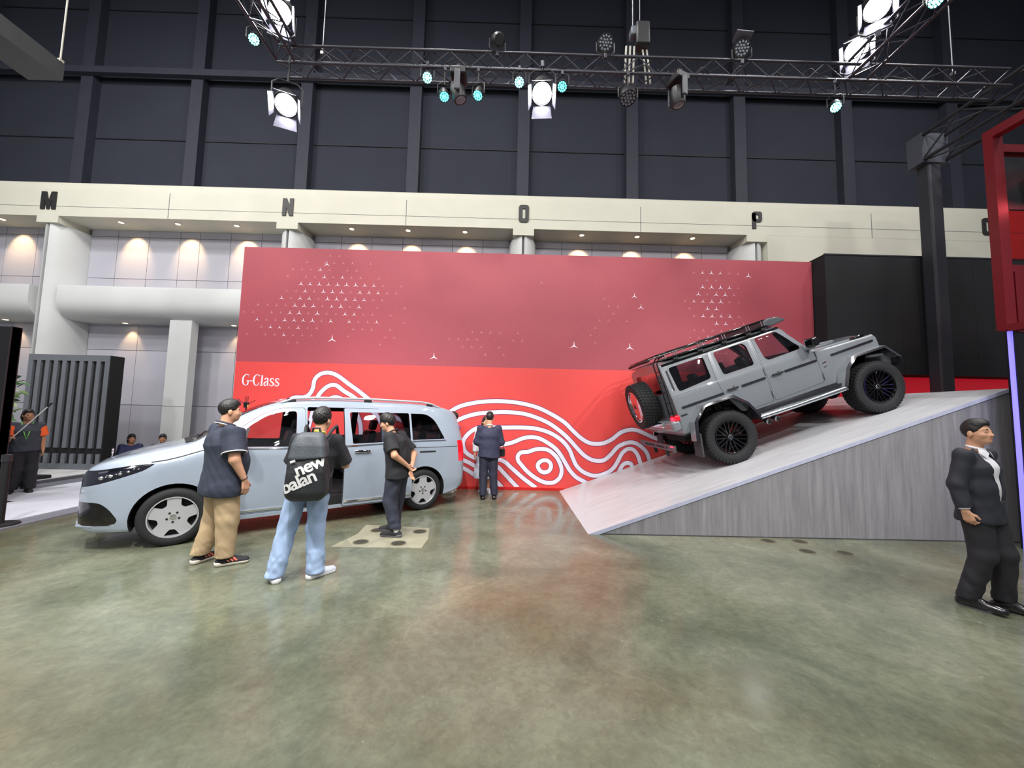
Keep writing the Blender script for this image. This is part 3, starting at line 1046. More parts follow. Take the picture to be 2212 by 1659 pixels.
        for xx, zz, rr_ in ((2.30, .845, .026), (2.22, .868, .024), (2.14, .892, .020), (2.07, .915, .016)):
            MB().sphere((xx, skin.side(xx, zz, s), zz), (rr_, .012, rr_ * .8), 12, 8).build('lamp_reflector', M_CHROME, t, 60)
    # bonnet star and wipers
    MB().tube([(2.36, 0, .985), (2.35, 0, 1.045)], .007, 6).build('bonnet_emblem_stem', M_CHROME, t)
    e = MB()
    e.tube([(2.35, .038 * cos(a * pi / 10), 1.085 + .038 * sin(a * pi / 10)) for a in range(20)], .005, 6, True)
    e.build('bonnet_emblem', M_CHROME, t, 40)
    MB().tube([(1.44, .62, 1.265), (1.50, .2, 1.275), (1.50, -.3, 1.28)], .012, 6).build('wiper', M_BLACK, t)
    MB().tube([(1.47, .1, 1.285), (1.42, -.3, 1.32), (1.36, -.66, 1.30)], .012, 6).build('wiper', M_BLACK, t)
    cowl = MB().add([(1.46, -.74, 1.232), (1.46, .74, 1.232), (1.60, .60, 1.222), (1.64, 0, 1.232), (1.60, -.60, 1.222)], [(0, 1, 2, 3, 4)]).build('cowl', M_BLACK, t)
    cowl.location = (0, 0, .012)
    # trims on the near side
    skin_n = 1
    skin.strip([(1.14, 1.152), (.25, 1.132)], .022, .006, 'belt_trim', M_CHROME, fdo, skin_n)
    skin.strip([(.19, 1.145), (-.87, 1.185)], .022, .006, 'belt_trim', M_CHROME, sdo, skin_n)
    skin.strip([(-.97, 1.182), (-2.05, 1.192)], .020, .006, 'belt_trim', M_CHROME, t, skin_n)
    skin.strip([(1.16, .315), (.25, .315)], .026, .010, 'sill_trim', M_CHROME, fdo, skin_n)
    skin.strip([(.19, .315), (-.87, .315)], .026, .012, 'sill_trim', M_CHROME, sdo, skin_n)
    skin.strip([(1.20, .245), (-1.22, .245)], .05, .015, 'sill', paint, t, skin_n)
    skin.strip([(-1.10, 1.075), (-2.30, 1.075)], .008, .001, 'crease', M_GAP, t, skin_n)
    skin.strip([(-1.55, 1.0), (-1.85, 1.0)], .026, .001, 'door_rail', M_BLACK, t, skin_n)
    # bonnet shut line
    pts = []
    for x, y in [(1.30, .885), (1.45, .90), (1.62, .895), (1.78, .88), (1.90, .865)]:
        pass
    skin.strip([(1.32, 1.165), (1.45, 1.125), (1.60, 1.075), (1.75, 1.035), (1.88, 1.015)], .012, .0005, 'bonnet_gap', M_GAP, t, skin_n)
    # window divider, B pillar cladding
    skin.strip([(.99, 1.18), (.93, 1.42)], .035, .003, 'divider', M_BLACK, fdo, skin_n)
    skin.strip([(-.42, 1.205), (-.42, 1.655)], .02, .002, 'divider', M_BLACK, sdo, skin_n)
    MB().box((-.40, skin.side(-.4, 1.06, 1) + .0, 1.06), (.26, .02, .085)).build('handle_cup', mat('cup_grey', (120, 126, 134), .4), sdo, 40, .03)
    MB().box((-.05, skin.side(-.05, 1.06, 1) + .022, 1.062), (.24, .022, .04)).build('door_handle', M_CHROME, sdo, 40, .01)
    bpy.data.objects.remove([o for o in sdo.children if o.name.startswith('handle_cup')][0])
    MB().box((.36, skin.side(.36, 1.06, 1) + .022, 1.055), (.24, .022, .04)).build('door_handle', M_CHROME, fdo, 40, .01)
    # mirror
    mi = MB().sphere((1.02, 1.07, 1.20), (.075, .12, .105), 14, 10).build('mirror', paint, t, 60)
    MB().box((1.04, .96, 1.14), (.07, .12, .05)).build('mirror_arm', M_BLACK, mi)
    MB().box((.955, 1.07, 1.20), (.02, .19, .15)).build('mirror_glass', M_BLACKGLOSS, mi, 40, .01)
    mi2 = MB().sphere((1.02, -1.07, 1.20), (.075, .12, .105), 14, 10).build('mirror', paint, t, 60)
    # roof rails
    for s in (1, -1):
        y = s * .70
        zs = lambda x: skin.bvh.ray_cast(Vector((x, y, 3)), Vector((0, 0, -1)))[0].z
        rail = MB().tube([(.55, y, zs(.55) + .01), (.40, y, zs(.40) + .045), (.1, y, zs(.1) + .055), (-.8, y, zs(-.8) + .055), (-1.65, y, zs(-1.65) + .055), (-1.85, y, zs(-1.85) + .045), (-2.02, y, zs(-2.02) + .005)], .018, 8)
        ro = rail.build('roof_rail', M_SILVER, t, 50)
        for x in (.42, -.7, -1.82):
            MB().box((x, y, zs(x) + .025), (.12, .025, .05)).build('rail_foot', M_BLACK, ro)
    # wheels
    build_wheels_van(t)
    # cabin
    MB().span((-2.2, -.86, .40), (1.1, .80, .43)).build('cabin_floor', M_INNER, t)
    for y in (.40, -.40):
        seat(t, .62, y, .62, M_SEAT)
        seat(t, -.72, y, .60, M_SEAT)
        seat(t, -1.72, y, .60, M_SEAT, 1, .6)
    MB().span((1.08, -.84, .75), (1.38, .84, 1.14)).build('dashboard', M_INNER, t, None, .04)
    MB().tube([(.98 + .05 * sin(a * pi / 10), .40 + .18 * cos(a * pi / 10), 1.06 + .18 * sin(a * pi / 10)) for a in range(20)], .016, 8, True).build('steering_wheel', M_INNER, t, 50)
    MB().span((.21, .80, .24), (-.885, .925, .40)).build('step', M_BLACK, t)
    return t


def build_wheels_van(t):
    R = .345
    tyre = MB().lathe([(.235, .10), (.27, .118), (.315, .112), (.338, .095), (R, .07), (R, -.07), (.338, -.095), (.315, -.112), (.235, -.10)], 48, 'y', closed=True).mesh('tyre', M_TYRE, 40)
    rim = MB().lathe([(.238, .105), (.245, .112), (.232, .112), (.226, .06), (.222, -.09), (.238, -.10)], 48, 'y', closed=True).mesh('rim', M_SILVER, 40)
    pl = []
    for k in range(5):
        c = pi / 2 + 2 * pi * k / 5
        for a, r in ((-17, .228), (-9, .2285), (0, .229), (9, .2285), (17, .228), (19, .205), (23, .168), (36 - 8, .150), (36, .147), (36 + 8, .150), (72 - 23, .168), (72 - 19, .205)):
            aa = c + radians(a)
            pl.append((r * cos(aa), r * sin(aa)))
    plate = MB().prism(pl, 'y', .075, .100).mesh('spoke_plate', M_SILVER)
    back = MB().lathe([(.0, .04), (.228, .04), (.228, .03), (.0, .03)], 40, 'y').mesh('brake_disc', M_WELL)
    hub = MB().lathe([(.0, .108), (.030, .108), (.034, .100)], 20, 'y')
    st = MB().lathe([(.034, .098), (.034, .104), (0.0, .106)], 20, 'y')
    star3(st, .028, .112, .2, .008)
    cap = st.mesh('hub_cap', M_CHROME, 30)
    nuts = MB().lathe([(.013, .098), (.013, .104), (.007, .104)], 10, 'y').mesh('lug_nut', M_BLACK, 30)
    for x in (1.635, -1.635):
        for s in (1, -1):
            w = link('wheel', tyre, t)
            w.location = (x, s * .845, R)
            if s < 0:
                w.rotation_euler = (0, 0, pi)
            for nm, me in (('rim', rim), ('spoke_plate', plate), ('brake_disc', back), ('hub_cap', cap)):
                link(nm, me, w)
            for k in range(5):
                n = link('lug_nut', nuts, w)
                a = pi / 2 + pi / 5 + 2 * pi * k / 5
                n.location = (.060 * cos(a), 0, .060 * sin(a))
            # wheel arch lining
            lin_ = MB().lathe([(.40, -.02), (.40, -.30), (.0, -.30)], 36, 'y')
            lo = MB()
            for (r, h) in ((.404, .10), (.404, -.30)):
                lo.v += [(r * cos(2 * pi * k / 36), h * s, r * sin(2 * pi * k / 36)) for k in range(19)]
            lo.f += [(k, k + 1, 19 + k + 1, 19 + k) for k in range(18)]
            lo.f += [tuple(range(19, 38))]
            lo.mi += [0] * 19
            o = lo.build('wheel_arch', M_WELL, t)
            o.location = (x, s * .845, R)


VAN = build_van()


# ------------------------------------------------------------------ off-roader on the ramp
def build_offroader():
    paint = mat('stone_grey_paint', (116, 121, 127), 0.28, coat=1.0, var=0.01)
    carbon = mat('gloss_carbon', (34, 34, 40), 0.2, coat=0.8, var=0.3, scale=60)
    steel = mat('polished_steel', (190, 196, 200), 0.18, metal=1.0, var=0.02)
    t = thing('off_road_car', 'lifted grey box-shaped off-road car climbing the ramp', 'car', (5.2156, 7.384, 1.4296), (0, radians(-19.6), 0))
    t.scale = (.9527, .9527, .9527)
    cab = [(0, .72), (.78, .72), (.855, .76), (.875, 1.0), (.875, 1.40), (.868, 1.455), (.862, 1.475), (.80, 2.00), (.775, 2.055), (.70, 2.09), (.4, 2.125), (0, 2.135)]
    cabf = [(y, z if z < 1.48 else 1.475 + (z - 1.475) * .985) for y, z in cab]
    bon = [(0, .72), (.78, .72), (.855, .76), (.875, 1.0), (.872, 1.34), (.865, 1.385), (.845, 1.41), (.76, 1.42), (.70, 1.405), (.66, 1.44), (.35, 1.475), (0, 1.48)]
    bonf = [(y, min(z, .72 + (z - .72) * .955)) for y, z in bon]
    nose = [(y * .985, min(z, .72 + (z - .72) * .90)) for y, z in bon]
    ST = [(-2.16, [(y * .985, z if z < 2 else z - .015) for y, z in cab]), (-2.13, cab), (.18, cabf), (.26, [(y, z if z < 1.5 else z - .07) for y, z in cabf]), (.66, [(y, z + .03 if z > 1.38 else z) for y, z in bon]), (.70, bon), (1.60, bonf), (1.76, bonf), (1.80, nose)]
    xq = np.unique(np.array([-2.16, -2.13, -2.0, -1.6, -1.2, -.8, -.4, 0, .18, .22, .26, .36, .46, .56, .66, .70, .9, 1.1, 1.3, 1.5, 1.60, 1.76, 1.80]))
    OUT = loft(ST, xq, 1, paint, False, False)

    def ins(s, d=.055):
        return [(max(0, y - d) if y > .1 else y, (z + .12 if z < .8 else (z - d if z > 1.9 else z))) for y, z in s]
    INN = loft([(-2.06, ins(cab)), (.14, ins(cabf)), (.22, ins(cabf)), (.50, [(y * .9, min(z, 1.42)) for y, z in ins(bon)])], np.array([-2.06, -1.0, .14, .22, .50]), 1, M_INNER, False, False)
    shell = boolop(OUT, INN, 'DIFFERENCE')
    skin = Skin(OUT)
    near, far = (-1.3, -.5), (.5, 1.3)
    w3 = rounded([(-2.02, 1.965), (-1.335, 1.965), (-1.345, 1.55), (-1.99, 1.50)], .06, 4)
    w2 = rounded([(-1.135, 1.975), (-.565, 1.975), (-.51, 1.90), (-.51, 1.535), (-1.11, 1.53)], .055, 4)
    w1 = rounded([(-.32, 1.985), (.11, 1.985), (.41, 1.60), (.40, 1.545), (-.24, 1.53), (-.29, 1.6)], .05, 4)
    wr = rounded([(-.58, 1.52), (.58, 1.52), (.56, 1.95), (-.56, 1.95)], .07, 4)
    ws = rounded([(-.72, 1.52), (.72, 1.52), (.66, 2.02), (-.66, 2.02)], .06, 4)
    d1 = rounded([(-.375, 2.035), (.20, 2.035), (.56, 1.53), (.60, 1.40), (.60, .84), (-.375, .80)], .05, 3)
    d2 = rounded([(-1.235, 2.025), (-.405, 2.035), (-.405, .80), (-1.02, .80), (-1.22, 1.15), (-1.28, 1.45)], .06, 3)
    ra = [(-2.02, .60), (-1.93, .92), (-1.72, 1.12), (-1.20, 1.12), (-1.00, .95), (-.84, .60)]
    fa = [(.80, .60), (.98, .95), (1.17, 1.10), (1.72, 1.10), (1.92, .86), (1.90, .72)]

    def grow(poly, d):
        c = Vector((sum(p[0] for p in poly) / len(poly), sum(p[1] for p in poly) / len(poly)))
        return [tuple(c + (Vector(p) - c) * (1 + d / (Vector(p) - c).length)) for p in poly]

    def piece(name, me, m, parent=t):
        return link(name, finish(recolour(boolop(shell, me, 'INTERSECT'), m), 25), parent)
    doors = []
    for nm, d, w in (('front_door', d1, w1), ('rear_door', d2, w2)):
        q = boolop(shell, side_cut([d], M_GAP, *near), 'INTERSECT')
        q = boolop(q, side_cut([w], M_BLACKGLOSS, *near), 'DIFFERENCE')
        o = link(nm, finish(q, 25), t)
        doors.append(o)
        piece('window_pane', side_cut([w], M_GLASS, *near), M_GLASS, o)
        piece('window_pane', side_cut([w], M_GLASS, *far), M_GLASS)
    piece('window_pane', side_cut([w3], M_GLASS_D, *near), M_GLASS_D)
    piece('window_pane', side_cut([w3], M_GLASS, *far), M_GLASS)
    piece('rear_window', front_cut([wr], M_GLASS, -2.4, -1.9), M_GLASS)
    piece('windscreen', front_cut([ws], M_GLASS, .1, .9), M_GLASS)
    body = shell
    for c in (side_cut([ra], M_WELL, -1.3, -.50), side_cut([fa], M_WELL, -1.3, -.50), side_cut([ra], M_WELL, .50, 1.3), side_cut([fa], M_WELL, .50, 1.3),
              side_cut([grow(d1, .006)], M_GAP, *near), side_cut([grow(d2, .006)], M_GAP, *near), side_cut([w3], M_BLACKGLOSS, *near),
              side_cut([w1, w2, w3], M_BLACKGLOSS, *far), front_cut([wr], M_BLACKGLOSS, -2.4, -1.9), front_cut([ws], M_BLACKGLOSS, .1, .9)):
        body = boolop(body, c, 'DIFFERENCE')
    link('body', finish(body, 25), t)
    # flared arches
    for s in (-1, 1):
        for nm, poly in (('rear', ra), ('front', fa)):
            inn = poly
            out = grow(poly, .085)
            out[0] = (inn[0][0] - .07, inn[0][1])
            out[-1] = (inn[-1][0] + (.10 if nm == 'rear' else .03), inn[-1][1])
            m = MB()
            V = []
            for a, b in zip(inn, out):
                V += [(b[0], s * .87, b[1]), (b[0] + (a[0] - b[0]) * .35, s * 1.005, b[1] + (a[1] - b[1]) * .35), (a[0], s * 1.03, a[1]), (a[0], s * .84, a[1])]
            F = []
            n = len(inn)
            for i in range(n - 1):
                for k in range(3):
                    F.append((4 * i + k, 4 * i + k + 1, 4 * i + 5 + k, 4 * i + 4 + k))
            F += [(0, 3, 2, 1), (4 * n - 4, 4 * n - 3, 4 * n - 2, 4 * n - 1)]
            m.add(V, F, 0)
            m.mi = [0 if i % 3 == 0 else 1 for i in range(3 * (n - 1))] + [1, 1]
            m.build('arch_flare', [paint, carbon], t, 25)
        # inner wells
    for x in (-1.43, 1.43):
        MB().span((x - .60, -.50, .62), (x + .60, .50, 1.15)).build('wheel_well', M_WELL, t)
    # rub strips, creases, gutters
    for a, b in (((-2.05, 1.215), (-1.25, 1.225)),):
        skin.strip([a, b], .038, .016, 'rub_strip', carbon, t)
    skin.strip([(-.885, 1.245), (-.43, 1.25)], .038, .016, 'rub_strip', carbon, doors[1])
    skin.strip([(-.045, 1.25), (.58, 1.255)], .038, .016, 'rub_strip', carbon, doors[0])
    skin.strip([(.87, 1.262), (1.70, 1.275)], .034, .016, 'rub_strip', carbon, t)
    skin.strip([(-2.12, 1.462), (-1.28, 1.462)], .012, .004, 'crease', paint, t)
    skin.strip([(-2.12, 2.045), (.20, 2.045)], .03, .03, 'gutter', M_BLACKGLOSS, t)
    skin.strip([(-2.07, 1.93), (-2.07, 1.55)], .035, .004, 'side_vent', M_BLACK, t)
    skin.strip([(-2.12, 1.08), (-2.0, 1.08)], .03, .002, 'badge', M_BLACK, t)
    skin.strip([(.665, 1.165), (.74, 1.18)], .022, .004, 'badge', M_CHROME, t)
    skin.strip([(.67, 1.09), (.73, 1.10)], .012, .003, 'badge', M_BLACK, t)
    for d, x in ((doors[0], -.20), (doors[1], -1.07)):
        h = MB().box((x, skin.side(x, 1.255) - .035, 1.255), (.21, .03, .035)).build('door_handle', M_BLACK, d, 40, .008)
        MB().cyl((x + .06, skin.side(x, 1.28) - .01, 1.285), (x + .06, skin.side(x, 1.28) - .03, 1.285), .025, 12).build('lock', paint, d, 40)
    for d, x in ((doors[0], .605), (doors[1], -.40)):
        for z in (1.36, .95):
            MB().cyl((x + .005, -.885, z - .06), (x + .005, -.885, z + .06), .014, 8).build('hinge', paint, d, 40)
    # rear end
    bmp = MB().box((-2.24, 0, .93), (.18, 1.74, .20)).build('rear_bumper', paint, t, 40, .05, None, 3)
    MB().box((-2.34, .1, .96), (.05, 1.2, .10)).build('bumper_chrome', M_CHROME, bmp, 40, .02)
    for s in (-1, 1):
        tl = MB().box((-2.19, s * .77, 1.06), (.10, .21, .10)).build('tail_lamp', M_REDLAMP, t, 40, .02)
        MB().box((-2.245, s * .77, 1.06), (.01, .15, .05)).build('lamp_ring', mat('lamp_glow_red', (255, 60, 80), .3, emit=2.5, ecol=(255, 40, 70)), tl)
        MB().box((-2.28, s * .80, .90), (.08, .10, .02)).build('reflector', M_REDLAMP, t)
    sk = MB().prism([(-.85, .50), (.85, .50), (.92, .62), (-.92, .62)], 'x', -2.40, -2.43).build('skid_plate', mat('grey_plate', (96, 96, 102), .35, metal=.6), t, None, .01)
    mb = MB()
    rr = random.Random(3)
    y = .55
    while y > -.6:
        wv = rr.uniform(.025, .05)
        mb.box((-2.435, y, .56), (.004, wv, .035))
        y -= wv + (.022 if rr.random() < .85 else .10)
    mb.build('plate_lettering', M_BLACK, sk)
    for y in (-.84, -.80, -.76):
        MB().sphere((-2.44, y, .60), .014, 8, 6).build('marker_lamp', MATS['lamp_glow_red'], sk)
    for y in (.30, -.30):
        MB().box((-2.36, y, .44), (.06, .05, .16)).build('tow_bracket', M_BLACK, t)
    for s in (-1, 1):      # mud flaps
        MB().prism([(-1.97, .70), (-1.94, .70), (-2.02, .30), (-2.05, .30)], 'y', s * .72, s * 1.0).build('mud_flap', mat('flap_grey', (58, 58, 64), .6), t)
    # spare wheel
    tyre, rimg, spokes, capm, tread = wheel_parts(t)
    sp = link('spare_wheel', tyre, t)
    sp.location = (-2.40, .06, 1.40)
    sp.rotation_euler = (0, 0, radians(-90))
    link('tread', tread, sp)['kind'] = 'stuff'
    cov = MB().lathe([(0, -.150), (.25, -.145), (.29, -.13), (.31, -.10), (.31, .0), (0, .0)], 40, 'y').build('wheel_cover', mat('mirror_cover', (215, 205, 208), .06, metal=1.0, var=.01), sp, 35)
    MB().lathe([(.30, -.155), (.325, -.15), (.325, -.10), (.30, -.10)], 40, 'y', closed=True).build('cover_ring', M_CHROME, sp, 35)
    e = MB()
    star3(e, .07, -.155, .2, .01)
    e.build('cover_emblem', M_BLACK, sp)
    MB().box((-2.23, .06, 1.40), (.14, .30, .30)).build('spare_carrier', M_BLACK, t)
    # ladder
    lad = MB()
    lx = -2.20
    for y in (-.84, -.66):
        lad.tube([(-2.02, y, 2.20), (-2.12, y, 2.19), (lx, y, 2.10), (lx - .01, y, 1.5), (lx - .03, y, 1.06)], .012, 6)
    for z in (1.95, 1.75, 1.55, 1.35, 1.16):
        lad.tube([(lx - .005, -.84, z), (lx - .005, -.66, z)], .010, 6)
    lad.build('ladder', M_BLACKGLOSS, t, 50)
    # roof rack
    rk = MB()
    z0, z1 = 2.14, 2.25
    pts = [(-2.12, .74), (-2.12, -.74), (-1.98, -.80), (-.02, -.80), (-.02, .80), (-1.98, .80)]
    rko = None
    for z in (z0, z1):
        m = MB().tube([(x, y, z) for x, y in pts], .016, 8, True)
        o = m.build('roof_rack_rail', M_BLACKGLOSS, t, 50)
        rko = rko or o
    for k, x in enumerate((-1.80, -1.32, -.84, -.36, -.06)):
        for s in (-1, 1):
            for dx in (-.025, .025):
                MB().box((x + dx, s * .80, (z0 + z1) / 2), (.012, .02, z1 - z0)).build('rack_post', mat('post_steel', (150, 152, 160), .3, metal=.8), rko)
        MB().box((x, 0, z0 + .01), (.05, 1.6, .02)).build('rack_bar', M_BLACK, rko)
        for s in (-1, 1):
            MB().box((x, s * .76, 2.11), (.10, .05, .07)).build('rack_foot', M_BLACK, rko)
    roll = MB().tube([(-2.20, -.52, 2.20), (-2.22, .0, 2.21), (-2.20, .62, 2.20)], .026, 8).build('rear_light_bar', M_BLACK, t, 50)
    MB().span((-1.95, -.72, 2.14), (-.05, .72, 2.16)).build('rack_deck', M_BLACK, rko)
    vis = MB().prism([(-.02, 2.14), (-.02, 2.235), (.12, 2.262), (.28, 2.235), (.42, 2.155), (.38, 2.125), (.1, 2.10)], 'y', -.76, .76).build('sun_visor', mat('visor_grey', (66, 71, 75), .35, coat=.4), t, 40, .02)
    # bonnet, indicators, nose
    MB().prism([(.72, 1.47), (.9, 1.515), (1.45, 1.47), (1.52, 1.435)], 'y', -.36, .36).build('bonnet_scoop', paint, t, 40, .02)
    for s in (-1, 1):
        i_ = MB().box((1.55, s * .77, 1.405), (.20, .12, .055)).build('indicator', M_BLACKGLOSS, t, 40, .02)
        MB().box((1.56, s * .77, 1.415), (.12, .10, .05)).build('indicator_lens', M_CHROME, i_, 40, .02)
    fb = MB().box((1.88, 0, .86), (.20, 1.70, .22)).build('front_bumper', paint, t, 40, .05, None, 3)
    MB().box((1.82, 0, 1.14), (.05, 1.1, .30)).build('grille', M_BLACKGLOSS, t, 40, .02)
    for s in (-1, 1):
        MB().lathe([(.0, .06), (.10, .055), (.12, .0)], 20, 'x', (1.80, s * .66, 1.14)).build('headlamp', M_CHROME, t, 40)
    # mirrors
    for s in (-1, 1):
        mi = MB().box((.50, s * 1.02, 1.60), (.12, .22, .17)).build('mirror', M_BLACKGLOSS, t, 40, .035, None, 3)
        MB().box((.52, s * .91, 1.50), (.10, .12, .05)).build('mirror_arm', paint, mi, 40, .01)
        MB().box((.52, s * 1.02, 1.505), (.12, .18, .03)).build('mirror_skirt', paint, mi, 40, .01)
    # side steps and side exhausts
    for s in (-1, 1):
        st = MB().tube([(-.84, s * .98, .63), (-.2, s * .99, .63), (.82, s * .98, .63)], .045, 14).build('side_step', steel, t, 50)
        MB().span((-.82, s * .86, .66), (.80, s * .95, .74)).build('sill', carbon, t)
    ex = None
    for x in (-.72, -.56):
        m = MB().tube([(x + .02, -.75, .62), (x, -.90, .545), (x - .005, -1.00, .52)], [.035, .04, .05], 12)
        o = m.build('exhaust_tip', mat('exhaust_steel', (120, 120, 126), .3, metal=.9), t, 50)
        MB().cyl((x - .005, -1.001, .52), (x - .006, -1.004, .5195), .042, 14).build('exhaust_mouth', M_WELL, o)
    # chassis
    MB().span((-2.0, -.42, .52), (1.75, .42, .74)).build('chassis', M_WELL, t)
    for x in (-1.43, 1.43):
        MB().cyl((x, -.75, .465), (x, .75, .465), .06, 12).build('axle', M_WELL, t, 50)
        MB().sphere((x, .1, .44), .16, 12, 8).build('differential', M_WELL, t, 50)
        for s in (-1, 1):
            w = link('wheel', tyre, t)
            w.location = (x, s * .82, .465)
            if s > 0:
                w.rotation_euler = (0, 0, pi)
            link('rim', rimg, w)
            link('hub_cap', capm, w)
            link('tread', tread, w)['kind'] = 'stuff'
            for k in range(10):
                o = link('spoke', spokes, w)
                o.rotation_euler = (0, 2 * pi * k / 10, 0)
            MB().box((.12 if x < 0 else .1, .02, .10), (.10, .06, .14)).build('brake_caliper', mat('caliper_red', (214, 30, 22), .35), w, 40, .02)
            MB().lathe([(.0, .03), (.22, .03), (.22, .05), (.0, .05)], 30, 'y').build('brake_disc', M_WELL, w)
    # cabin
    for y in (-.38, .38):
        seat(t, .0, y, .80, M_SEAT, 1, .5)
        seat(t, -1.0, y, .80, M_SEAT, 1, .56)
    MB().span((.28, -.78, 1.2), (.48, .78, 1.50)).build('dashboard', M_INNER, t, None, .03)
    MB().span((-2.04, -.78, 1.0), (-1.5, .78, 1.40)).build('load_cover', M_INNER, t)
    return t


def wheel_parts(t):
    R = .465
    prof = [(.285, .13), (.33, .158), (.40, .162), (.44, .15), (.452, .135), (.452, -.135), (.44, -.15), (.40, -.162), (.33, -.158), (.285, -.13)]
    tyre = MB().lathe(prof, 56, 'y', closed=True).mesh('tyre', M_TYRE, 40)
    tr = MB()
    rr = random.Random(5)
    n = 46
    for k in range(n):
        for j, (y, w) in enumerate(((-.118, .055), (-.06, .045), (0, .045), (.06, .045), (.118, .055))):
            a = 2 * pi * (k + (.5 if j % 2 else 0) + (.2 * (j - 2))) / n
            M = Matrix.Rotation(-a, 3, 'Y')
            tr.box(M @ Vector((.455, y, 0)), (.020, w, .050), M @ Matrix.Rotation(radians(14 if j % 2 else -12), 3, 'X'))
        for s in (-1, 1):
            a = 2 * pi * (k + .5) / n
            M = Matrix.Rotation(-a, 3, 'Y')
            tr.box(M @ Vector((.432, s * .148, 0)), (.035, .016, .030), M)
    tread = tr.mesh('tread', M_TYRE)
    rimm = MB().lathe([(.285, -.14), (.293, -.150), (.275, -.150), (.268, -.11), (.262, .10), (.285, .12)], 48, 'y', closed=True)
    rim = rimm.mesh('rim', mat('wheel_black', (16, 16, 18), .22, coat=.7), 40)
    s = MB()
    for off in (-.024, .024):
        s.add([(off * 1.0 - .009, -.085, .04), (off * 1.0 + .009, -.085, .04), (off * 1.5 + .010, -.125, .272), (off * 1.5 - .010, -.125, .272),
               (off * 1.0 - .009, -.05, .04), (off * 1.0 + .009, -.05, .04), (off * 1.5 + .010, -.07, .272), (off * 1.5 - .010, -.07, .272)],
              [(0, 1, 2, 3), (4, 7, 6, 5), (0, 4, 5, 1), (1, 5, 6, 2), (2, 6, 7, 3), (3, 7, 4, 0)])
    spokes = s.mesh('spoke', MATS['wheel_black'])
    c = MB().lathe([(0, -.105), (.055, -.105), (.065, -.09), (.065, -.04)], 24, 'y')
    cap = c.mesh('hub_plain', MATS['wheel_black'], 35)
    c2 = MB().lathe([(0.0, -.098), (.065, -.095), (.07, -.05)], 24, 'y')
    c2.tube([(.036 * cos(a * pi / 10), -.106, .036 * sin(a * pi / 10)) for a in range(20)], .003, 5, True, 1)
    st = MB()
    star3(st, .034, -.103, .16, .005)
    c2.add(st.v, st.f, 1)
    cap = c2.mesh('hub_cap', [MATS['wheel_black'], M_CHROME], 35)
    return tyre, rim, spokes, cap, tread


GCAR = build_offroader()


